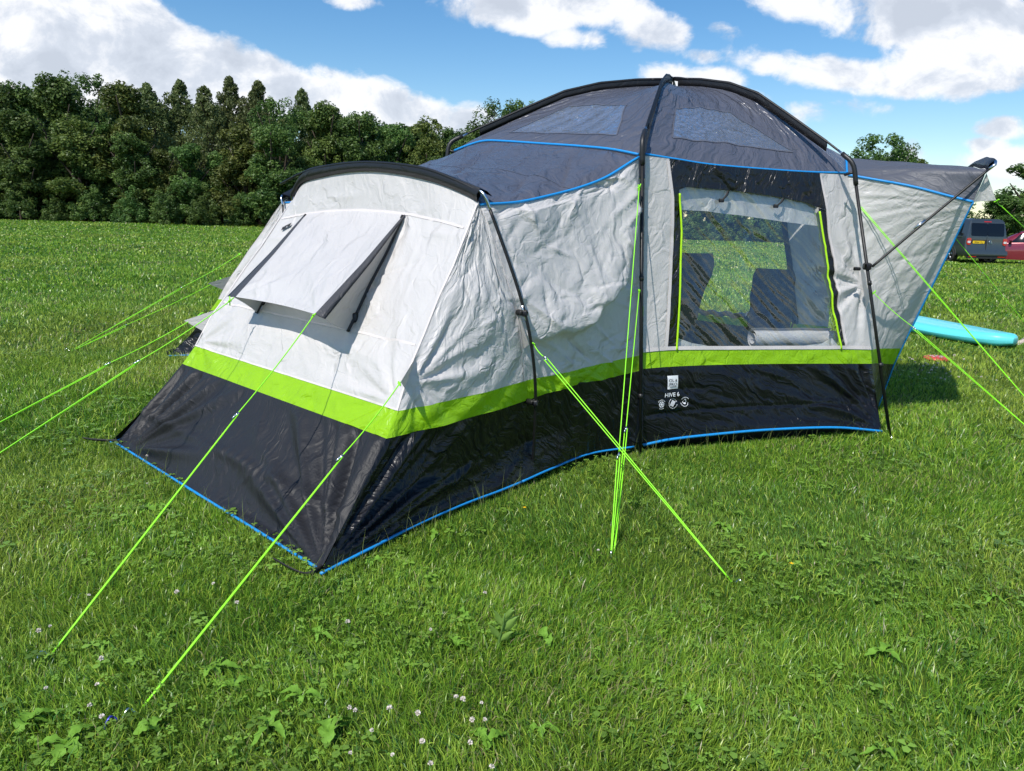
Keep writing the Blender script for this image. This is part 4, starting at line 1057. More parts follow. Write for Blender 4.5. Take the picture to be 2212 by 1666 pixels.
p = nd(nt, 'ShaderNodeBsdfPrincipled', {'Base Color': mx.outputs[2], 'Roughness': .9, 'Specular IOR Level': .15, 'Normal': bp.outputs[0]}); out(nt, p.outputs[0]); M['ground'] = m
g = MB(); g.add(A([-700, -60, 0], [700, -60, 0], [700, 900, 0], [-700, 900, 0]), [[0, 1, 2, 3]])
gro = g.obj('ground', M['ground'], None, smooth=False); tag(gro, 'mown green meadow stretching to the trees', 'ground', kind='structure')

# ================================================================== TREES
def leaf_mat(name, dark, light, tr=.35, rough=.5):
    m, nt = new_mat(name)
    at = nd(nt, 'ShaderNodeAttribute', attribute_name='tint')
    oi = nd(nt, 'ShaderNodeObjectInfo')
    mx = nd(nt, 'ShaderNodeMix', {}, data_type='RGBA'); nt.links.new(at.outputs['Fac'], mx.inputs[0]); mx.inputs[6].default_value = rgb(*dark); mx.inputs[7].default_value = rgb(*light)
    hs = nd(nt, 'ShaderNodeHueSaturation', {'Color': mx.outputs[2], 'Hue': math_n(nt, 'MULTIPLY_ADD', oi.outputs['Random'], .030, .487), 'Value': math_n(nt, 'MULTIPLY_ADD', oi.outputs['Random'], .35, .85)})
    d = nd(nt, 'ShaderNodeBsdfPrincipled', {'Base Color': hs.outputs[0], 'Roughness': rough, 'Specular IOR Level': .35})
    t = nd(nt, 'ShaderNodeBsdfTranslucent', {'Color': hs.outputs[0]})
    ms = nd(nt, 'ShaderNodeMixShader', {0: tr}); nt.links.new(d.outputs[0], ms.inputs[1]); nt.links.new(t.outputs[0], ms.inputs[2])
    out(nt, ms.outputs[0]); return m
M['leaf'] = leaf_mat('broadleaf_foliage', (.046, .100, .024), (.175, .270, .062))
M['leaf_birch'] = leaf_mat('birch_foliage', (.068, .104, .032), (.215, .255, .090))
M['leaf_gold'] = leaf_mat('olive_foliage', (.062, .100, .022), (.205, .250, .056))
M['bark'] = simple('bark', (.055, .042, .030), .9, vary=.4, scale=12, bump=.02)

def leaf_mesh(name, clumps, mat, seed):
    """clumps: centre, radii, number, leaf size, droop -> small bent leaf faces"""
    r = np.random.default_rng(seed); VV, TT = [], []
    for (c, rad, n, sz, droop) in clumps:
        d = r.normal(0, 1, (n, 3)); d /= np.linalg.norm(d, axis=1)[:, None]
        rr = r.uniform(.35, 1, (n, 1)) ** .5
        p = c + d * rr * rad
        nrm = d * .9 + r.normal(0, .55, (n, 3)) + A(0, 0, .45); nrm /= np.linalg.norm(nrm, axis=1)[:, None]
        t = np.cross(nrm, r.normal(0, 1, (n, 3))); t[:, 2] -= droop; t /= np.linalg.norm(t, axis=1)[:, None]
        bt = np.cross(nrm, t); s = sz * r.uniform(.55, 1.25, (n, 1))
        q = np.stack([p - t * s * .5, p + bt * s * .33 + nrm * s * .08, p + t * s * .6 - nrm * s * .12, p - bt * s * .33 + nrm * s * .08], 1)
        VV.append(q.reshape(-1, 3)); base = r.uniform(.1, .75)
        TT.append(np.repeat(np.clip(base + r.normal(0, .18, n), 0, 1), 4))
    V = np.concatenate(VV); T = np.concatenate(TT); n = len(V) // 4
    me = bpy.data.meshes.new(name); me.vertices.add(len(V)); me.vertices.foreach_set('co', V.astype(np.float32).ravel())
    me.loops.add(len(V)); me.loops.foreach_set('vertex_index', np.arange(len(V), dtype=np.int32))
    me.polygons.add(n); me.polygons.foreach_set('loop_start', np.arange(0, len(V), 4, dtype=np.int32)); me.polygons.foreach_set('loop_total', np.full(n, 4, np.int32))
    at = me.attributes.new('tint', 'FLOAT', 'POINT'); at.data.foreach_set('value', T.astype(np.float32))
    me.update(calc_edges=True); me.materials.append(mat); return me
def tree_data(kind, seed):
    r = np.random.default_rng(seed); cl = []; H = 10.0
    tm = MB()
    if kind in ('broad', 'gold'):
        n = 270
        lobes = [(A(r.normal(0, 1.15 * (1.12 - zq / 11)), r.normal(0, 1.15 * (1.12 - zq / 11)), zq), r.uniform(.75, 1.35) * (1.15 - zq / 15)) for zq in r.uniform(1.2, 8.9, 30)] + [(A(r.normal(0, .3), r.normal(0, .3), 8.8), .9), (A(0, 0, 1.4), 1.9), (A(1.0, -.6, 1.2), 1.5), (A(-1.1, -.5, 1.1), 1.5)]
        for _ in range(n):
            c, R = lobes[r.integers(len(lobes))]; d = r.normal(0, 1, 3); d /= np.linalg.norm(d); d[2] = abs(d[2]) * .9 - .25
            p = c + d * R * r.uniform(.75, 1.1); p[2] = max(p[2], .35)
            cl.append((p, A(.46, .46, .50) * r.uniform(.5, 1.35), 95, .20, .25))
        for k in range(5):
            a = r.uniform(0, 6.28); tm.tube(resample([A(0, 0, 1.2 + k), A(math.cos(a) * .8, math.sin(a) * .8, 3 + k), A(math.cos(a) * 1.7, math.sin(a) * 1.7, 4.6 + k)], 8), np.linspace(.12, .03, 8), 6)
    elif kind == 'birch':
        for _ in range(210):
            z = r.uniform(.12, 1) ** .8; R = min(2.1, .10 + 5.0 * (1 - z)) * (1 + .22 * math.sin(z * 23 + seed)); a = r.uniform(0, 6.28); q = R * r.uniform(.35, 1.05)
            cl.append((A(math.cos(a) * q + .7 * max(0, z - .75) ** 1.0, math.sin(a) * q, z * 10.0), A(.40, .40, .50) * r.uniform(.5, 1.5) * (.30 + .9 * min(1, 2.2 * (1 - z))), 75, .16, 1.1))
        for k in range(5):
            a = r.uniform(0, 6.28); tm.tube(resample([A(0, 0, 2 + k * 1.2), A(math.cos(a) * .5, math.sin(a) * .5, 3.4 + k * 1.2), A(math.cos(a) * .9, math.sin(a) * .9, 4.0 + k * 1.2)], 8), np.linspace(.06, .02, 8), 6)
    elif kind == 'ash':                                           # loose rounded crown with upright sprays
        for _ in range(130):
            a = r.uniform(0, 6.28); z = r.uniform(0, 1); R = 2.6 * math.sqrt(max(0, 1 - (z * 1.05 - .35) ** 2 / .62)); q = R * r.uniform(.5, 1.08)
            cl.append((A(math.cos(a) * q, math.sin(a) * q, 1.2 + z * 8.6 + r.normal(0, .3)), A(.40, .40, .55) * r.uniform(.6, 1.3), 80, .19, -.3))
        for k in range(7):
            a = r.uniform(0, 6.28); tm.tube(resample([A(0, 0, 1.2 + k * .6), A(math.cos(a) * 1.0, math.sin(a) * 1.0, 3.5 + k * .6), A(math.cos(a) * 1.9, math.sin(a) * 1.9, 6 + k * .5)], 8), np.linspace(.12, .03, 8), 6)
    elif kind == 'bush':
        for _ in range(90):
            d = r.normal(0, 1, 3); d /= np.linalg.norm(d); d[2] = abs(d[2])
            cl.append((A(0, 0, .3) + d * A(3.6, 2.6, 7.6) * r.uniform(.6, 1.05) * (1 + .16 * math.sin(d[0] * 7 + seed)), A(.8, .8, .9) * r.uniform(.6, 1.2), 110, .34, .1))
    tm.tube(resample([A(0, 0, -.2), A(.05, .02, 3), A(-.05, .05, 7 if kind != 'bush' else 4)], 14), np.linspace(.24, .05, 14), 8)
    mat = {'broad': M['leaf'], 'gold': M['leaf_gold'], 'birch': M['leaf_birch'], 'ash': M['leaf'], 'bush': M['leaf']}[kind]
    tr = mk('trunk', tm.v, tm.f, M['bark']); me_t = tr.data; bpy.data.objects.remove(tr)
    return leaf_mesh('crown', cl, mat, seed + 100), me_t
KINDS = {}
for kind, nvar in (('broad', 3), ('gold', 2), ('birch', 2), ('ash', 2), ('bush', 2)):
    KINDS[kind] = [tree_data(kind, 200 + 17 * i + len(kind)) for i in range(nvar)]
tcount = 0
def plant_tree(kind, x, y, h, wide, label, group=None, name='tree', cat='tree'):
    global tcount
    cm, tm = KINDS[kind][tcount % len(KINDS[kind])]; tcount += 1
    root = bpy.data.objects.new(name, None); COL.objects.link(root); root.location = (x, y, 0); root.rotation_euler = (0, 0, (tcount * 2.399) % 6.28); s = h / 10.0
    root.scale = (s * wide, s * wide, s); root.empty_display_size = .3
    for nm, me in (('crown', cm), ('trunk', tm)):
        o = bpy.data.objects.new(nm, me); COL.objects.link(o); o.parent = root
    tag(root, label, cat, group); return root
def at(px, dist):                                                # plan position at a compass direction of a pixel column
    r = ray((px, 480)); k = dist / r[1]; return r[0] * k, dist
def top_h(px, py, dist):
    r = ray((px, py)); return CAM_H + r[2] * dist / r[1]
FRONT = [  # px, top px, distance, kind, width factor, label
    (-40, 165, 60, 'broad', 1.15, 'tall dark bushy tree cut by the left edge of the photo'),
    (30, 172, 62, 'broad', 1.1, 'dark bushy tree with a flat rounded top, second in from the left edge'),
    (85, 168, 64, 'broad', 1.0, 'dark round-topped tree just left of the tallest crown in the wood'),
    (152, 150, 62, 'broad', 1.05, 'tallest round-topped dark tree near the left end of the wood'),
    (218, 168, 65, 'ash', 1.0, 'narrower loose-topped tree right of the tallest crown in the wood'),
    (292, 170, 60, 'gold', 1.15, 'olive green tree with a broad dome top in the wood'),
    (345, 185, 64, 'birch', 1.3, 'green pointed tree tucked against the olive dome-topped tree'),
    (402, 176, 66, 'birch', 1.3, 'first feathery birch in the wood, right of the olive dome'),
    (462, 190, 63, 'birch', 1.1, 'short feathery birch in the dip left of the middle spire'),
    (512, 170, 66, 'birch', 1.15, 'pointed drooping birch, middle one of the three spires in the wood'),
    (566, 178, 65, 'birch', 1.2, 'pointed drooping birch above the black hoop sleeve'),
    (610, 220, 62, 'ash', 1.0, 'low loose tree filling the gap right of the birch spires'),
    (657, 196, 66, 'birch', 1.0, 'slim yellow-green birch standing alone above the pod roof'),
    (712, 212, 62, 'gold', 1.0, 'olive tree with bushy sunlit sides above the pod hoop'),
    (780, 228, 60, 'broad', 1.1, 'mid green tree over the top of the black pod hoop'),
    (850, 258, 62, 'broad', 1.0, 'lower green tree in the sag of the skyline'),
    (925, 246, 58, 'gold', 1.1, 'light green rounded tree left of the far tent leg'),
    (985, 285, 60, 'broad', 1.0, 'small dark tree behind the left dome hub'),
    (1062, 228, 56, 'ash', 1.1, 'loose bright green tree touching the left arc of the dome'),
    (1118, 226, 56, 'ash', .9, 'airy tree tip peeping just above the dome arc'),
]
for px, py, d, kind, wd, lb in FRONT:
    x, y = at(px, d); plant_tree(kind, x, y, top_h(px, py, d) * 1.0, wd, lb, 'trees of the wood behind the field')
r_ = np.random.default_rng(5)
for k, px in enumerate(np.linspace(-170, 1180, 24)):             # understory and second row closing the wood
    d = 57 + r_.uniform(-1, 3); x, y = at(px, d); plant_tree('broad' if k % 3 else 'gold', x, y, r_.uniform(5.5, 8.0) * (1 - .2 * (px > 700)), 1.35, 'dark leafy understory tree at the foot of the wood', 'understory trees of the wood')
for k, px in enumerate(np.linspace(-190, 1230, 19)):
    d = 55.5 + r_.uniform(-1, 1); x, y = at(px, d); plant_tree('bush', x, y, r_.uniform(2.2, 3.6), 1.15, 'low shrub at the dark foot of the wood', 'shrubs at the foot of the wood', 'shrub', 'shrub')
for k, px in enumerate(np.linspace(-200, 1000, 17)):
    d = 71 + r_.uniform(-2, 4); x, y = at(px, d); plant_tree('broad', x, y, (top_h(np.clip(px, 0, 1100), np.interp(px, [0, 560, 800, 1000], [200, 225, 262, 300]), d)), 1.4, 'tree of the second row closing the wood', 'second row trees of the wood')
for k, px in enumerate(np.linspace(680, 1180, 11)):
    d = 66 + r_.uniform(-2, 2); x, y = at(px, d); plant_tree('broad', x, y, (top_h(px, np.interp(px, [680, 800, 960, 1180], [222, 248, 272, 250]), d)), 1.35, 'tree of the second row closing the wood', 'second row trees of the wood')
for k, px in enumerate(np.linspace(1250, 1960, 13)):             # far hedge of trees seen through the tent window
    d = 58; x, y = at(px, d); plant_tree('broad' if k % 2 else 'gold', x, y, r_.uniform(6.0, 7.2), 1.3, 'dark tree of the far row seen through the tent window', 'far trees behind the tent')
for k, px in enumerate(np.linspace(1230, 1980, 15)):
    x, y = at(px, 56); plant_tree('bush', x, y, r_.uniform(2.4, 3.4), 1.2, 'low shrub of the far row seen through the tent window', 'shrubs under the far trees', 'shrub', 'shrub')
for px, py, d, kind, wd, lb in [(1880, 296, 42, 'ash', 1.35, 'airy olive tree rising behind the grey porch canopy'), (1925, 318, 43, 'ash', .9, 'smaller airy tree beside the one behind the porch canopy'), (1957, 334, 44, 'broad', .5, 'little dark bushy top beside the airy tree behind the porch'),
                                (2222, 345, 40, 'broad', 1.7, 'big dark tree cut by the right edge behind the van'), (2165, 415, 39, 'broad', 1.7, 'lower leafy tree standing directly behind the red car')]:
    x, y = at(px, d); plant_tree(kind, x, y, top_h(px, py, d), wd, lb)
for px, py, lb in [(2105, 428, 'leafy hedge bush behind the van roof, left part'), (2160, 425, 'leafy hedge bush behind the van roof, right part'), (2060, 432, 'leafy hedge bush beside the blue porch edge'), (2235, 420, 'leafy hedge bush at the right edge behind the red car')]:
    x, y = at(px, 41); plant_tree('bush', x, y, top_h(px, py, 41), 1.2, lb, 'hedge bushes behind the van', 'hedge_bush', 'bush')

# ================================================================== VEHICLES
M['van_paint'] = simple('dark_grey_van_paint', (.050, .062, .072), .28, .35, vary=.06, coat=1.0)
M['red_paint'] = simple('dark_red_car_paint', (.21, .018, .035), .25, .2, vary=.06, coat=1.0)
M['glass'] = simple('dark_tinted_glass', (.006, .009, .016), .06, 0, .30, vary=.1)
M['tyre'] = simple('tyre_rubber', (.022, .021, .020), .85, vary=.3)
M['rim'] = simple('alloy_rim', (.35, .36, .38), .35, .9, vary=.1)
M['lamp_red'] = simple('red_lamp_lens', (.50, .012, .008), .2, vary=.1, coat=1.0)
M['lamp_clear'] = simple('clear_lamp_lens', (.70, .70, .72), .2, vary=.1, coat=1.0)
M['plate'] = simple('yellow_plate', (.85, .56, .01), .45, vary=.05)
M['chrome'] = simple('chrome', (.8, .83, .87), .12, 1.0, vary=.05)
M['trim'] = simple('dark_trim', (.02, .02, .022), .6, vary=.2)
def xf_obj(mb, name, mat, root, R, T, smooth=True):
    V = np.asarray(mb.v) @ R.T + T; return mk(name, V, mb.f, mat, root, None, smooth)
def wheel(root, R, T, c, rad, wid, side):
    m = MB(); n = 28; prof = [(-wid / 2, rad * .70), (-wid / 2, rad * .93), (-wid * .38, rad), (wid * .38, rad), (wid / 2, rad * .93), (wid / 2, rad * .70), (wid * .2, rad * .66), (-wid * .2, rad * .66)]
    V = [[c[0] + r * math.cos(2 * PI * k / n), c[1] + y, c[2] + r * math.sin(2 * PI * k / n)] for k in range(n) for y, r in prof]; q = len(prof)
    m.add(V, [[k * q + j, k * q + (j + 1) % q, ((k + 1) % n) * q + (j + 1) % q, ((k + 1) % n) * q + j] for k in range(n) for j in range(q)])
    w = MB(); w.v, w.f, w.uv = list(m.v), list(m.f), list(m.uv)
    wo = xf_obj(w, 'wheel', M['tyre'], root, R, T)
    r_m = MB(); yo = c[1] + side * wid * .32
    for k in range(5):
        a = 2 * PI * k / 5 + .3
        for da in (-.13, .13):
            r_m.tube([A(c[0] + .04 * math.cos(a), yo, c[2] + .04 * math.sin(a)), A(c[0] + rad * .68 * math.cos(a + da), yo, c[2] + rad * .68 * math.sin(a + da))], [.035, .022], 6)
    th = np.linspace(0, 2 * PI, 29); r_m.tube(np.stack([c[0] + rad * .67 * np.cos(th), np.full(29, yo), c[2] + rad * .67 * np.sin(th)], -1), .018, 6, cap=False)
    r_m.tube([A(c[0], yo - .02, c[2]), A(c[0], yo + .02 * side + .02, c[2])], .06, 10)
    o = xf_obj(r_m, 'rim', M['rim'], wo, R, T)
    b = MB(); b.tube([A(c[0], c[1] - wid * .1, c[2]), A(c[0], c[1] + wid * .1, c[2])], rad * .64, 16); xf_obj(b, 'brake_disc', M['trim'], wo, R, T)
# --- van, tail towards us. local: x forward from the tail, y to its left, z up
va = math.radians(-7); fwd = A(math.sin(va), math.cos(va), 0); lft = A(-fwd[1], fwd[0], 0)
tail = A(*at(2139, 32.4), 0)
VR = np.stack([fwd, lft, A(0, 0, 1)], 1); VT = tail
van = empty('van', tuple(tail), 'dark grey panel van seen from behind, parked on the grass', 'van')
zs = np.array([.32, .42, .55, .75, 1.0, 1.15, 1.35, 1.6, 1.78, 1.86, 1.90]); hw = np.array([.86, .92, .945, .95, .945, .93, .90, .855, .81, .74, .62])
xr = np.array([-.06, -.07, -.05, .0, .0, .005, .035, .085, .125, .16, .22])
rings = []
for xo, k in ((0, .955), (.03, .985), (.10, 1.0), (1.2, 1.0), (2.6, 1.0), (3.6, .995), (4.1, .97)):
    fz = np.interp(xo, [0, 3.4, 3.6, 4.1], [1, 1, 1, .93])
    xx = xr * max(0, 1 - xo / 1.2) + xo
    L = np.stack([xx, hw * k, zs * np.where(zs > 1.2, fz, 1)], -1); rings.append(np.concatenate([L, L[::-1] * A(1, -1, 1)]))
for xo, zt, k in ((4.55, .62, .95), (4.85, .50, .88)):
    L = np.stack([np.full(11, xo), hw * k, .32 + (zs - .32) * zt], -1); rings.append(np.concatenate([L, L[::-1] * A(1, -1, 1)]))
bm_ = MB(); Pg = np.array(rings); bm_.grid(Pg, None)
q = 11; bm_.add(rings[0], [[j, j + 1, 2 * q - 2 - j, 2 * q - 1 - j] for j in range(q - 1)]); bm_.add(rings[-1], [[j, j + 1, 2 * q - 2 - j, 2 * q - 1 - j] for j in range(q - 1)])
L0 = [r[0] for r in rings]; bm_.add(np.array([[r[0], r[-1]] for r in rings]).reshape(-1, 3), [[2 * i, 2 * i + 1, 2 * i + 3, 2 * i + 2] for i in range(len(rings) - 1)])
xf_obj(bm_, 'body', M['van_paint'], van, VR, VT)
def rear(y, z, lift=.012): return A(np.interp(z, zs, xr) - lift, y, z)
def rear_panel(name, mat, y0, y1, z0, z1, rad=.06, lift=.012, parent=None):
    """rounded panel following the tail's curve"""
    th = np.linspace(0, PI / 2, 6); pts = []
    for cx_, cz_, a0 in ((y1 - rad, z1 - rad, 0), (y0 + rad, z1 - rad, 1), (y0 + rad, z0 + rad, 2), (y1 - rad, z0 + rad, 3)):
        for t in th: pts.append((cx_ + rad * math.cos(t + a0 * PI / 2), cz_ + rad * math.sin(t + a0 * PI / 2)))
    V = []
    k = np.linspace(0, 1, 6)
    c = ((y0 + y1) / 2, (z0 + z1) / 2)
    for s in k[::-1]:
        for (y, z) in pts: V.append(rear(c[0] + (y - c[0]) * s, c[1] + (z - c[1]) * s, lift))
    n = len(pts); V2 = [rear(y, z, -.02) for (y, z) in pts]
    m_ = MB(); m_.add(np.array(V), [[j * n + i, j * n + (i + 1) % n, (j + 1) * n + (i + 1) % n, (j + 1) * n + i] for j in range(5) for i in range(n)])
    m_.add(np.concatenate([np.array(V[:n]), np.array(V2)]), [[i, (i + 1) % n, n + (i + 1) % n, n + i] for i in range(n)])
    return xf_obj(m_, name, mat, parent or van, VR, VT)
rear_panel('rear_window', M['glass'], .02, .76, 1.18, 1.72); rear_panel('rear_window', M['glass'], -.76, .012, 1.18, 1.72)
rear_panel('bumper', M['van_paint'], -.93, .93, .36, .58, .08, .10); rear_panel('bumper_step', M['trim'], -.90, .90, .24, .37, .05, .07)
rear_panel('door_gap', M['trim'], .012, .022, .60, 1.16, .004, .008)
rear_panel('plate_recess', M['trim'], .02, .72, .86, 1.02, .03, .010)
pl = rear_panel('number_plate', M['plate'], .12, .66, .865, .98, .015, .022)
V, F_ = text_shape('RE64 TLJ', .095); V = np.array([rear(.39 - x * 1.15, .888 + y, .027) for x, y, _ in V]) @ VR.T + VT; mk('plate_lettering', V, F_, M['print_dark'], pl, None, False)
rear_panel('brake_light', M['lamp_red'], -.16, .18, 1.765, 1.80, .015, .02)
for s in (1, -1):
    a_, b_ = sorted((s * .755, s * .925))
    lm = rear_panel('tail_light', M['lamp_red'], a_, b_, .80, 1.09, .05, .03); rear_panel('lens', M['lamp_clear'], a_ + .02, b_ - .01, .88, .97, .03, .036, lm)
    rear_panel('reflector', M['lamp_red'], *sorted((s * .5, s * .86)), .30, .345, .02, .085)
bd_ = MB(); th = np.linspace(0, 2 * PI, 25); c = rear(-.13, .95, .03)
bd_.tube(np.stack([np.full(25, c[0]), c[1] + .062 * np.cos(th), c[2] + .062 * np.sin(th)], -1), .009, 6, cap=False)
for seg in (((-.035, .042), (-.012, -.002), (0, .02), (.012, -.002), (.035, .042)), ((-.05, .012), (-.022, -.05), (0, -.005), (.022, -.05), (.05, .012))):
    bd_.tube(np.array([[c[0], c[1] - x, c[2] + z] for x, z in seg]), .008, 6)
xf_obj(bd_, 'emblem', M['chrome'], van, VR, VT)
hd = MB(); hd.box(A(.33, .945, 1.25), (.10, .05, .07), bev=.02); xf_obj(hd, 'filler_latch', M['trim'], van, VR, VT)
sw_ = MB(); sg = np.array([[A(.42 + .0 * zz + xx * 1.25, np.interp(zz, zs, hw) + .008, zz) for xx in np.linspace(0, 1, 6)] for zz in np.linspace(1.20, 1.68, 6)]); sw_.grid(sg)
xf_obj(sw_, 'side_window', M['glass'], van, VR, VT)
sw_ = MB(); sg = np.array([[A(1.85 + xx * 1.3, np.interp(zz, zs, hw) + .008, zz) for xx in np.linspace(0, 1, 6)] for zz in np.linspace(1.20, 1.68, 6)]); sw_.grid(sg); xf_obj(sw_, 'side_window', M['glass'], van, VR, VT)
ln_ = MB(); ln_.box(A(1.6, .948, 1.12), (2.6, .012, .018), bev=.004); xf_obj(ln_, 'side_moulding', M['chrome'], van, VR, VT)
for x_ in (.98, 3.85):
    for s in (1, -1):
        wheel(van, VR, VT, A(x_, s * .84, .345), .345, .24, s)
        if s > 0 or x_ < 2:
            ar = MB(); th = np.linspace(-.15, PI + .15, 20); ar.tube(np.stack([x_ + .41 * np.cos(th), np.full(20, s * .935), .36 + .40 * np.sin(th)], -1), .028, 6); xf_obj(ar, 'wheel_arch', M['trim'], van, VR, VT)
# --- red hatchback nosing out behind the van's right side
ca = math.radians(-62); fwd = A(math.sin(ca), math.cos(ca), 0); lft = A(-fwd[1], fwd[0], 0)
KR = np.stack([fwd, lft, A(0, 0, 1)], 1); KT = A(*at(2222, 33.2), 0)
car = empty('red_car', tuple(KT), 'dark red hatchback cut by the right edge, beyond the van', 'car')
def sect(x, zl, zb, zt, wl, wb, wt): 
    L = A([x, wl, zl], [x, wl + .02, (zl + zb) / 2], [x, wb, zb], [x, wb - .02, zb + .03], [x, (wb * .35 + wt * .65), zb + (zt - zb) * .6], [x, wt, zt - .04], [x, wt * .8, zt]); return np.concatenate([L, L[::-1] * A(1, -1, 1)])
prof = [(-1.95, .35, .85, .90, .66, .68, .60), (-1.85, .28, .92, 1.08, .76, .78, .62), (-1.4, .24, .95, 1.40, .82, .83, .60), (-.7, .22, .94, 1.46, .84, .85, .60), (.2, .22, .92, 1.43, .84, .85, .60), (.6, .22, .90, 1.22, .84, .84, .64), (.95, .22, .88, .95, .83, .83, .70), (1.6, .24, .80, .84, .80, .80, .68), (1.95, .28, .66, .70, .72, .72, .6), (2.05, .34, .52, .56, .6, .6, .5)]
rings = [sect(*q) for q in prof]; bm_ = MB(); bm_.grid(np.array(rings)); q = 7
for rg in (rings[0], rings[-1]): bm_.add(rg, [[j, j + 1, 2 * q - 2 - j, 2 * q - 1 - j] for j in range(q - 1)])
bm_.add(np.array([[r[0], r[-1]] for r in rings]).reshape(-1, 3), [[2 * i, 2 * i + 1, 2 * i + 3, 2 * i + 2] for i in range(len(rings) - 1)])
xf_obj(bm_, 'body', M['red_paint'], car, KR, KT)
def cpt(x, f, side, lift=.008):                                 # point on the glasshouse side
    zb, zt = np.interp(x, [p[0] for p in prof], [p[2] for p in prof]), np.interp(x, [p[0] for p in prof], [p[3] for p in prof]); wb, wt = .83, .60
    return A(x, side * (wb - .02 + (wt - wb + .02) * f * 1.0 + lift + .02), zb + .03 + (zt - .07 - zb) * f)
for s in (1, -1):
    for x0, x1, x2, x3 in ((-.55, .66, -.5, .28), (-1.35, -.62, -1.2, -.57)):
        gl = MB(); gl.grid(np.array([[cpt(x0 + (x1 - x0) * a + ((x2 - x0) * (1 - a) + (x3 - x1) * a) * f, f * .92, s) for a in np.linspace(0, 1, 6)] for f in np.linspace(0.02, 1, 5)])); xf_obj(gl, 'side_window', M['glass'], car, KR, KT)
    mr = MB(); mr.box(A(.62, s * .93, .99), (.12, .16, .11), bev=.03); xf_obj(mr, 'door_mirror', M['red_paint'], car, KR, KT)
    hd = MB(); hd.box(A(-.45, s * .865, .80), (.18, .03, .03), bev=.01); xf_obj(hd, 'door_handle', M['red_paint'], car, KR, KT)
    lm = MB(); lm.box(A(1.80, s * .64, .62), (.28, .22, .10), bev=.03); xf_obj(lm, 'headlight', M['lamp_clear'], car, KR, KT)
ws = MB(); ws.grid(np.array([[A(.93 - f * .66, y * (1 - .2 * f), .965 + f * .44) for y in np.linspace(-.66, .66, 8)] for f in np.linspace(0, 1, 5)])); xf_obj(ws, 'windscreen', M['glass'], car, KR, KT)
for x_ in (-1.25, 1.30):
    for s in (1, -1): wheel(car, KR, KT, A(x_, s * .78, .31), .31, .20, s)

# ================================================================== THINGS ON THE LAWN
M['board'] = simple('turquoise_board_skin', (.13, .72, .76), .40, 0, .5, vary=.03, scale=6, coat=.3)
nose, back = ground((2189, 737), .12), ground((1978, 698), .10); nose[2] = back[2] = 0
ax = back - nose; ax[2] = 0; ax /= np.linalg.norm(ax); sx = A(-ax[1], ax[0], 0)
bv = MB(); n = 46; rows = []; L_ = 3.1
for i in range(n):
    s = i / (n - 1); x = s * L_
    half = .43 * min(1, math.sqrt(max(1e-5, 1 - (1 - min(s / .42, 1)) ** 2.2))) * (1 if s < .7 else 1 - .35 * ((s - .7) / .3) ** 2)
    if s > .985: half *= .8
    rise = .05 * max(0, 1 - s / .35) ** 2; th = .085 * min(1, .45 + s * 14) * min(1, .3 + (1 - s) * 20)
    ring = []
    for k in range(20):
        a = 2 * PI * k / 20; ca_, sa_ = math.cos(a), math.sin(a)
        yy_ = half * np.sign(ca_) * abs(ca_) ** .45; zz_ = th * np.sign(sa_) * abs(sa_) ** .75
        ring.append(nose + ax * x + sx * yy_ + A(0, 0, .090 + rise * .6 + zz_))
    rows.append(ring + [ring[0]])
bv.grid(np.array(rows)); bv.add(rows[0][:-1], [list(range(20))]); bv.add(rows[-1][:-1], [list(range(20))[::-1]])
bo = bv.obj('paddle_board', M['board'], None, loc=nose); tag(bo, 'turquoise inflatable paddle board lying on the grass, right of the porch', 'paddle board')
gp = MB(); rr = [nose + ax * x + sx * y + A(0, 0, .172) for x, y in ((1.2, -.25), (2.7, -.25), (2.7, .25), (1.2, .25))]; gp.add(rr, [[0, 1, 2, 3]]); gp.obj('deck_pad', simple('pale_deck_pad', (.35, .62, .66), .8, vary=.1), bo)
M['disc'] = simple('coral_red_plastic', (.62, .055, .055), .4, vary=.08)
dc = ground((2023, 776), .02); dm = MB(); prof = [(0, .034), (.06, .034), (.10, .032), (.128, .022), (.138, .006), (.136, -.004), (.126, -.004), (.120, .012), (.09, .022), (0, .024)]
n = 36; V = [dc + A(r * math.cos(2 * PI * k / n), r * math.sin(2 * PI * k / n), z) for k in range(n) for r, z in prof]; q = len(prof)
dm.add(V, [[k * q + j, ((k + 1) % n) * q + j, ((k + 1) % n) * q + j + 1, k * q + j + 1] for k in range(n) for j in range(q - 1)])
do = dm.obj('flying_disc', M['disc'], None, loc=dc); tag(do, 'flat coral red flying disc lying in the grass', 'frisbee')
em = MB(); 
for k in range(5):
    a = k * 1.2566; c = dc + A(.055 * math.cos(a), .055 * math.sin(a), .0355); P, F_ = ringpoly(.010, .022, 0, 5.2, 9); em.add(P + c, F_)
em.obj('printed_pattern', M['print'], do)
# beige shoe whose toe enters the frame at the right
M['shoe'] = simple('beige_suede', (.48, .40, .34), .8, vary=.15, scale=60, bump=.003); M['sole'] = simple('cream_sole', (.62, .57, .50), .7, vary=.1)
sp_ = ground((2192, 747)); f_ = A(.97, .22, 0); f_ /= np.linalg.norm(f_); l_ = A(-f_[1], f_[0], 0)
sh = MB(); so = MB(); rows = []; rs = []
for x, wd, h in ((0.0, .012, .045), (.015, .030, .058), (.05, .042, .066), (.10, .046, .078), (.15, .040, .098), (.19, .036, .118), (.24, .038, .112), (.28, .034, .105), (.30, .016, .09)):
    rows.append([sp_ + f_ * x + l_ * (wd * math.cos(a)) + A(0, 0, .03 + (h - .03) * max(0, math.sin(a)) - .008 * max(0, -math.sin(a))) for a in np.linspace(0, 2 * PI, 17)])
    rs.append([sp_ + f_ * (x - .004) + l_ * ((wd + .005) * math.cos(a)) + A(0, 0, .020 + .016 * math.sin(a)) for a in np.linspace(0, 2 * PI, 17)])
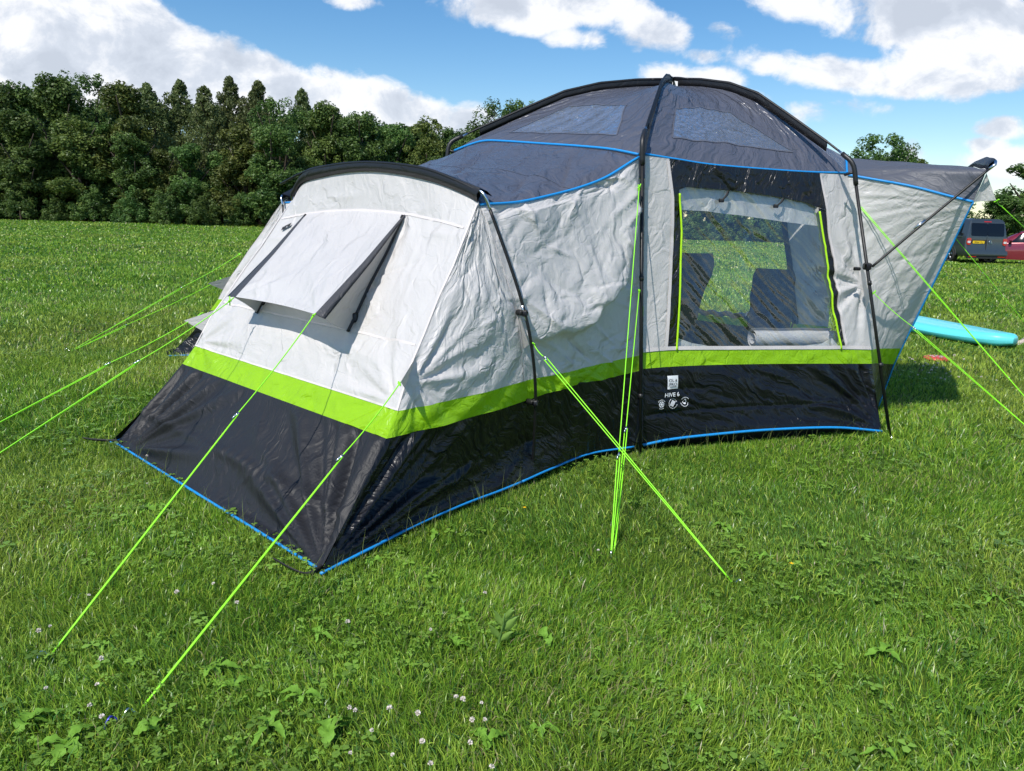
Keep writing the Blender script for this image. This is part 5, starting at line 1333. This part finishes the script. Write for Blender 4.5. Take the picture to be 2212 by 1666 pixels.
sh.grid(np.array(rows)); so.grid(np.array(rs)); so.add(rs[0][:-1], [list(range(16))]); so.add(rs[-1][:-1], [list(range(16))])
sho = sh.obj('shoe', M['shoe'], None, loc=sp_); tag(sho, 'beige suede shoe with a cream sole at the tip of the turquoise board', 'shoe'); so.obj('sole', M['sole'], sho)
la = MB()
for x in (.10, .125, .15): la.tube([sp_ + f_ * x + l_ * .03 + A(0, 0, .07 + (x - .1) * .6), sp_ + f_ * (x + .004) + A(0, 0, .088 + (x - .1) * .6), sp_ + f_ * x - l_ * .03 + A(0, 0, .07 + (x - .1) * .6)], .004, 6)
la.obj('lace', M['sole'], sho)

# ================================================================== INSIDE THE TENT
M['chair_cloth'] = cloth('navy_quilted_cloth', (.022, .028, .055), .6, 0, .004, .012, 12.0); M['fleece'] = simple('grey_fleece', (.52, .51, .54), .95, vary=.15, scale=90, bump=.01); M['tube'] = simple('dark_chair_tube', (.03, .03, .032), .35, .6, vary=.1)
def chair(name, loc, rot, label, back_h, head_w, body_w):
    root = empty(name, loc, label, 'camping chair'); cs, sn = math.cos(rot), math.sin(rot)
    Rz = np.array([[cs, -sn, 0], [sn, cs, 0], [0, 0, 1]]); T = np.array(loc)
    def put(mb, nm, mat): V = np.asarray(mb.v) @ Rz.T + T; return mk(nm, V, mb.f, mat, root, mb.uv)
    def slab(outline, thick, tilt, z0, y0):
        m_ = MB(); o = np.array(outline); n = len(o); k = np.linspace(0, 1, 7)
        for sg in (1, -1):
            P = np.array([[[x * s, y0 + (z * s + (1 - s) * .4) * tilt + sg * thick * (1 - s ** 4), z0 + z * s + (1 - s) * .4] for x, z in o] + [[o[0][0] * s, y0 + (o[0][1] * s + (1 - s) * .4) * tilt + sg * thick * (1 - s ** 4), z0 + o[0][1] * s + (1 - s) * .4]] for s in k]); m_.grid(P)
        return m_
    b = body_w / 2; h = head_w / 2; H = back_h - .42
    ol = [(-b, 0), (b, 0), (b, H * .50), (b + .01, H * .62), (h, H * .78), (h, H * .90), (h * .85, H), (-h * .85, H), (-h, H * .90), (-h, H * .78), (-b - .01, H * .62), (-b, H * .50)]
    put(slab(ol, .035, .22, .42, .20), 'backrest', M['chair_cloth'])
    s_ = MB(); s_.box(A(0, 0, .42), (body_w, .46, .07), bev=.03); put(s_, 'seat', M['chair_cloth'])
    for sx_ in (-1, 1):
        for sy in (-1, 1):
            l_ = MB(); l_.tube([A(sx_ * b * .95, sy * .18, .42), A(sx_ * b * 1.05, sy * .27, .012)], .011, 8); put(l_, 'leg', M['tube'])
        a_ = MB(); a_.box(A(sx_ * (b + .03), -.02, .63), (.05, .40, .03), bev=.012); put(a_, 'armrest', M['tube'])
        a_ = MB(); a_.tube([A(sx_ * (b + .03), -.16, .62), A(sx_ * b, -.2, .40)], .010, 6); a_.tube([A(sx_ * (b + .03), .15, .62), A(sx_ * b, .25, .70)], .010, 6); put(a_, 'arm_support', M['tube'])
    return root
cp1 = over((1493, 700), (1.50, 6.35)); chair('camping_chair', (cp1[0] - .27, 6.35, 0), math.radians(200), 'navy high-backed padded camping chair at the left of the tent window', 1.24, .50, .40)
cp2 = over((1662, 640), (2.36, 7.0)); chair('camping_chair', (cp2[0], 6.9, 0), math.radians(160), 'lower quilted navy camping chair seen in the middle of the tent window', 1.10, .36, .36)
tb_ = empty('camp_table', (2.05, 5.62, 0), 'low black folding table just inside the tent window', 'table')
ta_, tb2 = vplane((1612, 750), (1.2, 5.25), (2.5, 5.60)), vplane((1800, 748), (1.2, 5.25), (2.5, 5.60))
ra, rb_ = over((1625, 731), (1.75, 5.62)), over((1800, 731), (2.34, 5.80))
zc = (ra[2] + rb_[2]) / 2 - .075
dirn = (rb_ - ra); dirn[2] = 0; dl = np.linalg.norm(dirn); dirn /= dl; per = A(-dirn[1], dirn[0], 0); Rt_ = np.stack([dirn, per, A(0, 0, 1)], 1)
mid_ = (ra + rb_) / 2
t_ = MB(); t_.box(A(mid_[0], mid_[1], zc - .02), (dl + .1, .42, .025), Rt_, .008); t_.obj('tabletop', M['plastic'], tb_)
for sx_ in (-1, 1):
    for sy in (-1, 1):
        l_ = MB(); q = A(mid_[0], mid_[1], 0) + dirn * sx_ * dl * .48 + per * sy * .17; l_.tube([q + A(0, 0, .012), q + A(0, 0, zc - .02)], .011, 8); l_.obj('leg', M['tube'], tb_)
ro = MB(); th = np.linspace(0, 4.4 * PI, 90); xs = np.linspace(0, 1, 30); rad = .03 + .047 * th / (4.4 * PI)
sec = np.stack([rad * np.cos(th), rad * np.sin(th)], -1)
P = np.array([[A(ra[0], ra[1], zc + .078) + dirn * (x * dl) + per * s_[0] * (1 + .04 * math.sin(x * 9)) + A(0, 0, 1) * s_[1] * (1 + .03 * math.sin(x * 13)) for s_ in sec] for x in xs]); ro.grid(P)
rol = ro.obj('rolled_blanket', M['fleece'], None, loc=(mid_[0], mid_[1], zc)); tag(rol, 'rolled pale grey fleece blanket on the table behind the tent window', 'blanket')
# ================================================================== GRASS AND WEEDS
def vnoise(x, y, s, seed):
    """smooth value noise on plan coordinates"""
    r = np.random.default_rng(seed); G_ = r.random((64, 64))
    u, v = x / s, y / s; i, j = np.floor(u).astype(int), np.floor(v).astype(int); fu, fv = u - i, v - j
    fu, fv = fu * fu * (3 - 2 * fu), fv * fv * (3 - 2 * fv); g = lambda a, b: G_[a % 64, b % 64]
    return (g(i, j) * (1 - fu) + g(i + 1, j) * fu) * (1 - fv) + (g(i, j + 1) * (1 - fu) + g(i + 1, j + 1) * fu) * fv
def inside(poly, x, y):
    c = np.zeros(len(x), bool); n = len(poly)
    for i in range(n):
        (x0, y0), (x1, y1) = poly[i], poly[(i + 1) % n]
        k = ((y0 > y) != (y1 > y)) & (x < (x1 - x0) * (y - y0) / (y1 - y0 + 1e-12) + x0); c ^= k
    return c
def lp(u, v): return loc2w(A(u, v, 0))
pod_poly = [lp(1.47, 1.14), lp(1.47, -1.14), lp(.05, -.95), lp(-.9, -1.0), lp(-.9, 1.0), lp(.05, .93)]
POLYS = [[p[:2] for p in pod_poly], [T2(p)[:2] for p in pod_poly], [A(.85, 4.66), A(2.76, 5.36), A(3.1, 7.2), A(1.85, 8.5), A(-.1, 8.0), A(-.7, 6.0)]]
POLYS.append([loc2w(A(.0, .95, 0))[:2], A(.85, 4.66), A(.6, 5.5), A(-.5, 5.0)])
BRD = [nose + sx * .30 + ax * .25, nose + sx * .33 + ax * 3.0, nose - sx * .33 + ax * 3.0, nose - sx * .30 + ax * .25]
POLYS.append([p[:2] for p in BRD])
m, nt = new_mat('grass_blades')
at = nd(nt, 'ShaderNodeAttribute', attribute_name='tint')
d = nd(nt, 'ShaderNodeBsdfPrincipled', {'Base Color': at.outputs['Color'], 'Roughness': .34, 'Specular IOR Level': .5}); t = nd(nt, 'ShaderNodeBsdfTranslucent', {'Color': at.outputs['Color']})
ms = nd(nt, 'ShaderNodeMixShader', {0: .40}); nt.links.new(d.outputs[0], ms.inputs[1]); nt.links.new(t.outputs[0], ms.inputs[2]); out(nt, ms.outputs[0]); M['grass'] = m

GV, GF_n, GC = [], 0, []
def blades(x, y, h, wd, lean, seed, col, comb=0.0):
    """numpy strip blades: base pair, middle pair, tip"""
    r = np.random.default_rng(seed); n = len(x)
    a = r.uniform(0, 2 * PI, n); b = r.uniform(0, 2 * PI, n)
    if comb: b = np.where(r.random(n) < comb, 12 * (vnoise(x, y, .55, 21) * .6 + vnoise(x, y, 1.6, 22) * .4) + r.normal(0, .7, n), b)
    dx, dy = np.cos(a) * wd / 2, np.sin(a) * wd / 2
    lx, ly = np.cos(b) * h * lean, np.sin(b) * h * lean
    z1, z2 = h * .55 * np.sqrt(np.maximum(.1, 1 - lean ** 2 * .4)), h * np.sqrt(np.maximum(.06, 1 - lean ** 2 * .9))
    P = np.empty((n, 5, 3), np.float32)
    P[:, 0] = np.stack([x - dx, y - dy, np.full(len(x), -.005)], -1); P[:, 1] = np.stack([x + dx, y + dy, np.full(len(x), -.005)], -1)
    P[:, 2] = np.stack([x + lx * .38 + dx * .85, y + ly * .38 + dy * .85, z1], -1); P[:, 3] = np.stack([x + lx * .38 - dx * .85, y + ly * .38 - dy * .85, z1], -1)
    P[:, 4] = np.stack([x + lx, y + ly, z2], -1)
    GV.append(P.reshape(-1, 3))
    C = np.repeat(np.concatenate([col, np.ones((n, 1))], 1)[:, None, :], 5, 1).astype(np.float32)
    C[:, :2, :3] *= A(.85, .80, .7)                               # darker and slightly yellower at the blade base
    GC.append(C.reshape(-1, 4))
def scatter(d0, d1, az0, az1, dens, seed, thin=False):
    r = np.random.default_rng(seed); area = (d1 ** 2 - d0 ** 2) * (az1 - az0) / 2; n = int(area * dens)
    d0, d1 = d0 + OY, d1 + OY; n = int((d1 ** 2 - d0 ** 2) * (az1 - az0) / 2 * dens)   # sector measured from a point behind the camera
    d = np.sqrt(r.uniform(d0 ** 2, d1 ** 2, n)); a = r.uniform(az0, az1, n); x, y = d * np.sin(a), d * np.cos(a) - OY
    q = project(np.stack([x, y, np.zeros(n)], -1)); off = (q[:, 0] < -80) | (q[:, 0] > 2290) | (q[:, 1] > 1740) | (y < .5)
    k = ~off | (r.random(n) < .35)
    for P in POLYS: k &= ~inside(P, x, y)
    if thin: k &= r.random(n) < .35 + 1.3 * (vnoise(x, y, .13, 31) * .4 + vnoise(x, y, .4, 32) * .6)
    return x[k], y[k], r
def colour(x, y, r, n):
    big = vnoise(x, y, 1.7, 1) * .6 + vnoise(x, y, .55, 2) * .4; sm = vnoise(x, y, .18, 3); yl = vnoise(x, y, 2.6, 4) * .6 + vnoise(x, y, .8, 5) * .4
    f = np.clip(.5 * big + .35 * sm + r.normal(.08, .22, n), 0, 1)[:, None]
    c = A(.075, .215, .016) * (1 - f) + A(.370, .600, .062) * f
    yk = (np.clip((yl - .48) * 3.2, 0, 1) * .50)[:, None]; c = c * (1 - yk) + (A(.460, .500, .095) * (.6 + .6 * f)) * yk
    bl = (np.clip((vnoise(x, y, .9, 6) - .60) * 4, 0, 1) * .35)[:, None]; c = c * (1 - bl) + A(.140, .290, .055) * (.7 + .6 * f) * bl
    cool = r.random(n) < .12; c[cool] = A(.075, .200, .045) * r.uniform(.6, 1.5, (cool.sum(), 1))
    vivid = r.random(n) < .14; c[vivid] = A(.48, .62, .085) * r.uniform(.7, 1.2, (vivid.sum(), 1))  # bright yellow-green blades mixed in at random
    dry = r.random(n) < .02 + .10 * np.clip((vnoise(x, y, .7, 14) - .6) * 4, 0, 1); c[dry] = A(.44, .40, .20) * r.uniform(.7, 1.2, (dry.sum(), 1))
    return c
AZ = math.radians(45); OY = 2.0
EDGES = [(PA, PB), (PA, H3[9]), (H3[9], A(.85, 4.62, 0)), (A(.85, 4.62, 0), A(2.77, 5.33, 0)), (nose, nose + ax * 3)]
def near_tent(x, y):                                             # trodden short turf against the canvas
    d = np.full(len(x), 9.0)
    for a, b in EDGES:
        ab = (b - a)[:2]; t = np.clip(((x - a[0]) * ab[0] + (y - a[1]) * ab[1]) / (ab @ ab), 0, 1); d = np.minimum(d, np.hypot(x - a[0] - t * ab[0], y - a[1] - t * ab[1]))
    return .50 + .50 * np.clip(d / .16, 0, 1)
for i, (d0, d1, dens, h0, wd) in enumerate([(.4, 3.0, 17000, .054, .0034), (3.0, 5.0, 9000, .058, .0040), (5.0, 8.5, 3800, .070, .0060), (8.5, 14, 1300, .075, .011), (14, 24, 420, .08, .022), (24, 44, 130, .085, .045), (44, 66, 50, .10, .085)]):
    x, y, r = scatter(d0, d1, -AZ, AZ, dens * 1.15, 300 + i, True); n = len(x)
    patchy = .30 + 1.25 * (vnoise(x, y, .16, 7) * .35 + vnoise(x, y, .42, 8) * .35 + vnoise(x, y, 1.3, 9) * .3)
    h = h0 * patchy * r.uniform(.45, 1.35, n) * near_tent(x, y)
    q = project(np.stack([x, y, np.zeros(n)], -1)); off = (q[:, 0] < -80) | (q[:, 0] > 2290) | (q[:, 1] > 1740) | (y < .5)
    blades(x, y, h, wd * r.uniform(.6, 1.3, n) * np.where(off, 1.7, 1), np.where(r.random(n) < .55, r.uniform(.55, .99, n), r.uniform(.1, .75, n)), 330 + i, colour(x, y, r, n), .40)
# uncut grass along the pod's edges: longer stalks and pale seed heads
def edge_pts(a, b, n, spread, r): 
    s = r.random(n)[:, None]; p = a * (1 - s) + b * s; o = A(b[1] - a[1], -(b[0] - a[0]), 0); o /= np.linalg.norm(o)
    return p + o * (np.abs(r.normal(0, spread, n)) + .015)[:, None] * (1 if (o @ (a - CEN)) > 0 else -1)
r = np.random.default_rng(77)
for a, b, n in ((PA, PB, 2200), (PA, H3[9], 2200), (H3[9], A(.85, 4.62, 0), 800), (A(.85, 4.62, 0), A(2.77, 5.33, 0), 2200)):
    P = edge_pts(np.asarray(a), np.asarray(b), n, .05, r); x, y = P[:, 0], P[:, 1]
    blades(x, y, r.uniform(.02, .05, n), .0045 * r.uniform(.6, 1.2, n), r.uniform(.05, .6, n), 400 + n, colour(x, y, r, n))
    k = n // 40; P = edge_pts(np.asarray(a), np.asarray(b), k, .07, r); x, y = P[:, 0], P[:, 1]; c = np.tile(A(.22, .27, .09), (k, 1)) * r.uniform(.7, 1.2, (k, 1))
    blades(x, y, r.uniform(.10, .20, k), np.full(k, .0028), r.uniform(.1, .55, k), 450 + k, c)
x, y, r = scatter(1.6, 9, -AZ, AZ, 26, 371); n = len(x); blades(x, y, r.uniform(.10, .22, n), np.full(n, .0026), r.uniform(.3, .85, n), 372, np.tile(A(.23, .26, .09), (n, 1)) * r.uniform(.7, 1.25, (n, 1)))
# clover and creeping leaves low in the sward
for d0, d1, dens, s in ((1.5, 3.2, 620, .012), (3.2, 6, 260, .016), (6, 12, 80, .026), (1.51, 3.3, 70, .026), (3.3, 6.5, 34, .032)):
    x, y, r = scatter(d0, d1, -AZ, AZ, dens, 380 + int(d0)); k = (vnoise(x, y, .6, 12) * .6 + vnoise(x, y, .22, 13) * .4) > .52; x, y = x[k], y[k]; n = len(x)
    c = A(.24, .42, .06) * r.uniform(.5, 1.4, (n, 1)); z = r.uniform(.012, .045, n)
    a = r.uniform(0, 6.28, n)
    for q in range(3):
        th = a + q * 2.094; ux, uy = np.cos(th), np.sin(th); s_ = s * r.uniform(.7, 1.2, n)
        P = np.stack([np.stack([x, y, z], -1), np.stack([x + ux * s_ * .6 + uy * s_ * .42, y + uy * s_ * .6 - ux * s_ * .42, z + .004], -1), np.stack([x + ux * s_ * 1.1 + uy * s_ * .22, y + uy * s_ * 1.1 - ux * s_ * .22, z + .001], -1), np.stack([x + ux * s_ * .6 - uy * s_ * .42, y + uy * s_ * .6 + ux * s_ * .42, z + .004], -1), np.stack([x + ux * s_ * 1.05 - uy * s_ * .2, y + uy * s_ * 1.05 + ux * s_ * .2, z + .001], -1)], 1)
        GV.append(P.reshape(-1, 3).astype(np.float32)); GC.append(np.repeat(np.concatenate([c, np.ones((n, 1))], 1)[:, None, :], 5, 1).astype(np.float32).reshape(-1, 4))
V = np.concatenate(GV); C = np.concatenate(GC); n = len(V) // 5
me = bpy.data.meshes.new('grass'); me.vertices.add(len(V)); me.vertices.foreach_set('co', V.astype(np.float32).ravel())
b = (np.arange(n, dtype=np.int32) * 5)[:, None]; li = np.concatenate([b + np.array([[0, 1, 2, 3]]), b + np.array([[3, 2, 4]])], 1).astype(np.int32).ravel()
me.loops.add(len(li)); me.loops.foreach_set('vertex_index', li)
me.polygons.add(2 * n); ls = np.stack([np.arange(n) * 7, np.arange(n) * 7 + 4], 1).astype(np.int32).ravel(); me.polygons.foreach_set('loop_start', ls); me.polygons.foreach_set('loop_total', np.tile(np.array([4, 3], np.int32), n))
ca = me.attributes.new('tint', 'FLOAT_COLOR', 'POINT'); ca.data.foreach_set('color', C.astype(np.float32).ravel())
me.update(calc_edges=True); me.materials.append(M['grass'])
go = bpy.data.objects.new('grass', me); COL.objects.link(go); tag(go, 'mown meadow grass mixed with clover leaves', 'grass', kind='stuff')

# ---- broad-leaved weeds
M['weed'] = simple('weed_leaf', (.140, .285, .032), .6, 0, .15, vary=.40, scale=60); M['dock'] = simple('dock_leaf', (.18, .30, .06), .40, vary=.25, scale=20)
M['petal'] = simple('clover_petal', (.78, .70, .64), .7, vary=.2, scale=200); M['stem'] = simple('green_stem', (.10, .19, .04), .5, vary=.2); M['yellow'] = simple('yellow_petal', (.80, .50, .01), .5, vary=.1)
def leaf(mb, base, a, L, wd, up, lobed, r):
    d = A(math.cos(a), math.sin(a), 0); s = A(-d[1], d[0], 0); n = 13; rows = []; bend = r.normal(0, .25); tw = r.normal(0, .25)
    for i in range(n):
        x = i / (n - 1); w = wd * (math.sin(PI * min(1, x ** .8 * .98 + .02)) ** .8)
        if lobed: w *= .62 + .38 * abs(math.sin(x * PI * 4.5))
        z = L * (up * x - .75 * up * x * x) + .012 + .010 * math.sin(x * 5)
        c = base + d * (L * x) + s * (L * bend * x * x) + A(0, 0, z); rows.append([c - s * w * (1 + .3 * math.sin(x * 23)) + A(0, 0, w * (.35 + tw)), c - A(0, 0, w * .10), c + s * w * (1 + .3 * math.sin(x * 19 + 1)) + A(0, 0, w * (.3 - tw))])
    mb.grid(np.array(rows))
weeds = [((225, 1410), 5, .10, True), ((60, 1580), 7, .13, False), ((505, 1500), 5, .12, True), ((585, 1585), 7, .14, True), ((655, 1520), 6, .13, True), ((710, 1600), 7, .13, False), ((330, 1590), 5, .10, False), ((850, 1130), 6, .09, False), ((940, 1165), 5, .09, False),
         ((1560, 1150), 6, .10, False), ((1640, 1215), 6, .10, True), ((2140, 1305), 6, .12, True), ((1900, 1425), 6, .11, False), ((1495, 1535), 5, .10, False), ((805, 1225), 6, .10, False), ((985, 1410), 5, .09, False), ((1180, 1395), 5, .10, False), ((1165, 1590), 4, .10, False), ((1900, 1640), 5, .10, True), ((690, 1385), 7, .11, True), ((320, 1110), 5, .10, False), ((350, 1105), 4, .09, False), ((470, 1460), 5, .10, False), ((1000, 1340), 5, .08, False), ((1720, 1310), 4, .09, True), ((1050, 1620), 5, .11, False), ((145, 1625), 6, .12, False)]
PLACES = ['under the left rope near its peg', 'at the left edge, in the bottom corner', 'below the right-hand front rope peg', 'in the pair of jagged clumps right of the violet peg', 'behind the other jagged clumps near the front clover', 'at the bottom edge beneath the front clover cluster', 'just right of the violet peg end', 'against the dark side skirt near the pod corner', 'a step along the dark side skirt from the pod corner', 'just behind the peg of the crossing rope', 'a little right of the crossing rope peg', 'alone in the lawn toward the right edge', 'alone in the lower right lawn', 'in the middle of the bottom lawn', 'between pod corner and the upright dock shoot', 'close left of the upright dock shoot', 'close right of the upright dock shoot', 'in front of the dock shoot near the bottom edge', 'at the bottom edge on the right', 'left of the dock shoot under the pod corner', 'before the middle of the blue end trim', 'beside its twin before the blue end trim', 'above the violet peg, between the two ropes', 'in the shade side of the dock shoot, toward the tent', 'in the open lawn right of the crossing ropes', 'amid the clover blossoms at the bottom', 'at the bottom edge left of the violet peg']
for i, (p, n, L, lb) in enumerate(weeds):
    r = np.random.default_rng(500 + i); g0 = ground(p); mb = MB(); a0 = r.uniform(0, 6.28)
    for k in range(n): leaf(mb, g0 + A(0, 0, .012), a0 + k * 2.4 + r.normal(0, .6), L * .62 * r.uniform(.35, 1.2), L * .62 * (.14 if lb else .23) * r.uniform(.8, 1.2), r.uniform(.1, .75), lb, r)
    o = mb.obj('broadleaf_weed', M['weed'], None, loc=g0)
    tag(o, ('jagged dandelion' if lb else 'smooth plantain') + ' leaves ' + PLACES[i], 'weed', 'broad-leaved weeds in the lawn')
# the upright dock shoot
g0 = ground((1075, 1405)); mb = MB(); st = resample([g0, g0 + A(.008, .01, .06), g0 + A(.022, .0, .13), g0 + A(.03, .0, .20)], 12); mb.tube(g0 + (st - g0) * .72, np.linspace(.005, .0022, 12), 8)
st = g0 + (st - g0) * .72
dock = mb.obj('dock_plant', M['stem'], None, loc=g0); tag(dock, 'single upright dock shoot with broad pointed leaves in the front lawn', 'plant')
for k, (h, a, L, wd, up) in enumerate([(.05, .1, .10, .020, 1.1), (.07, 2.8, .10, .017, 1.6), (.10, .5, .13, .024, 1.2), (.13, 2.2, .10, .016, 1.9), (.16, .9, .10, .017, 2.0), (.17, -.6, .09, .018, 1.5)]):
    i = int(h / .2 * 11); L *= .72; wd *= .72; lm = MB(); p0 = st[i]; d = A(math.cos(a), .25 * math.sin(a), 0); d /= np.linalg.norm(d); e = math.atan(up); ax_ = d * math.cos(e) + A(0, 0, math.sin(e)); s = np.cross(ax_, A(0, 1, 0)); s /= np.linalg.norm(s); nn = np.cross(s, ax_)
    rows = [[p0 + ax_ * (L * x) + s * (wd * math.sin(PI * min(1, x ** .75)) * q) + nn * (abs(q) * .006 - .02 * x * x) + A(0, 0, .002 * math.sin(x * 9)) for q in (-1, -.5, 0, .5, 1)] for x in np.linspace(.0, 1, 12)]
    lm.grid(np.array(rows)); lm.obj('leaf', M['dock'], dock)
# ---- white clover heads
def clover_mesh(seed):
    r = np.random.default_rng(seed); mb = MB()
    for _ in range(46):
        d = r.normal(0, 1, 3); d[2] = abs(d[2]) * .9 - .25; d /= np.linalg.norm(d); s = np.cross(d, r.normal(0, 1, 3)); s /= np.linalg.norm(s)
        b_ = d * .003; t_ = d * .0105 + A(0, 0, .001); mb.add([b_ - s * .0012, b_ + s * .0012, t_ + s * .0016, t_ - s * .0016], [[0, 1, 2, 3]])
    h = mb.obj('flower_head', M['petal']); me = h.data; bpy.data.objects.remove(h)
    sm = MB(); sm.tube(resample([A(.006, .004, -.075), A(.002, 0, -.035), A(0, 0, 0)], 6), .0012, 5); s_ = sm.obj('stem', M['stem']); ms = s_.data; bpy.data.objects.remove(s_)
    return me, ms
CM = [clover_mesh(s) for s in (1, 2, 3)]
clov = [(83, 1363), (108, 1353), (382, 1279), (192, 1286), (461, 1261), (512, 1302), (218, 1423), (210, 1479), (99, 1487), (194, 1524), (220, 1548), (767, 1535), (755, 1529), (803, 1578), (757, 1627), (751, 1344), (1292, 1189), (1047, 1281), (930, 1360), (985, 1506), (1000, 1511), (1040, 1519), (842, 1530), (902, 1541), (1020, 1555), (1047, 1555), (912, 1602), (1015, 1605), (848, 1631), (930, 1650), (1062, 1657), (140, 970), (318, 1045), (317, 985), (870, 1082)]
far = [(735, 838), (770, 860), (800, 862), (850, 865), (900, 890), (960, 930), (1130, 930), (640, 820), (690, 880), (860, 948), (780, 845), (720, 830), (660, 915), (540, 805), (905, 920), (830, 940), (870, 905), (810, 830), (1000, 800), (620, 800), (890, 930), (760, 880), (1240, 955), (700, 850), (1330, 935), (745, 900), (600, 790), (930, 770)]
for i, p in enumerate(clov + [((3300 + a / 1.851) / 1.8445, (1000 + b / 1.851) / 1.8445) for a, b in far]):
    g0 = ground(p, .075); r_ = random.Random(i); nearer = i < len(clov); s = r_.uniform(.50, .90) * (1.0 if nearer else 1.5)
    root = bpy.data.objects.new('clover_flower', None); COL.objects.link(root); root.location = tuple(g0); root.scale = (s, s, s); root.rotation_euler = (r_.uniform(-.3, .3), r_.uniform(-.3, .3), r_.uniform(0, 6)); root.empty_display_size = .02
    for nm, me_ in zip(('flower_head', 'stem'), CM[i % 3]): o = bpy.data.objects.new(nm, me_); COL.objects.link(o); o.parent = root
    tag(root, 'small off-white clover blossom in the front lawn' if nearer else 'small white clover blossom in the cluster by the red disc', 'flower', 'clover blossoms in the front lawn' if nearer else 'clover blossoms around the red disc')
for p, lb in (((1133, 1097), 'tiny yellow buttercup below the dark side skirt'), ((1710, 1218), 'tiny yellow flower in the lawn right of the front ropes')):
    g0 = ground(p, .05); mb = MB()
    for k in range(5):
        a = k * 1.2566; d = A(math.cos(a), math.sin(a), .35); s = A(-d[1], d[0], 0); mb.add([g0, g0 + d * .006 + s * .004, g0 + d * .011, g0 + d * .006 - s * .004], [[0, 1, 2, 3]])
    o = mb.obj('yellow_flower', M['yellow'], None, loc=g0); tag(o, lb, 'flower'); sm = MB(); sm.tube([g0 - A(0, 0, .055), g0], .0012, 5); sm.obj('stem', M['stem'], o)
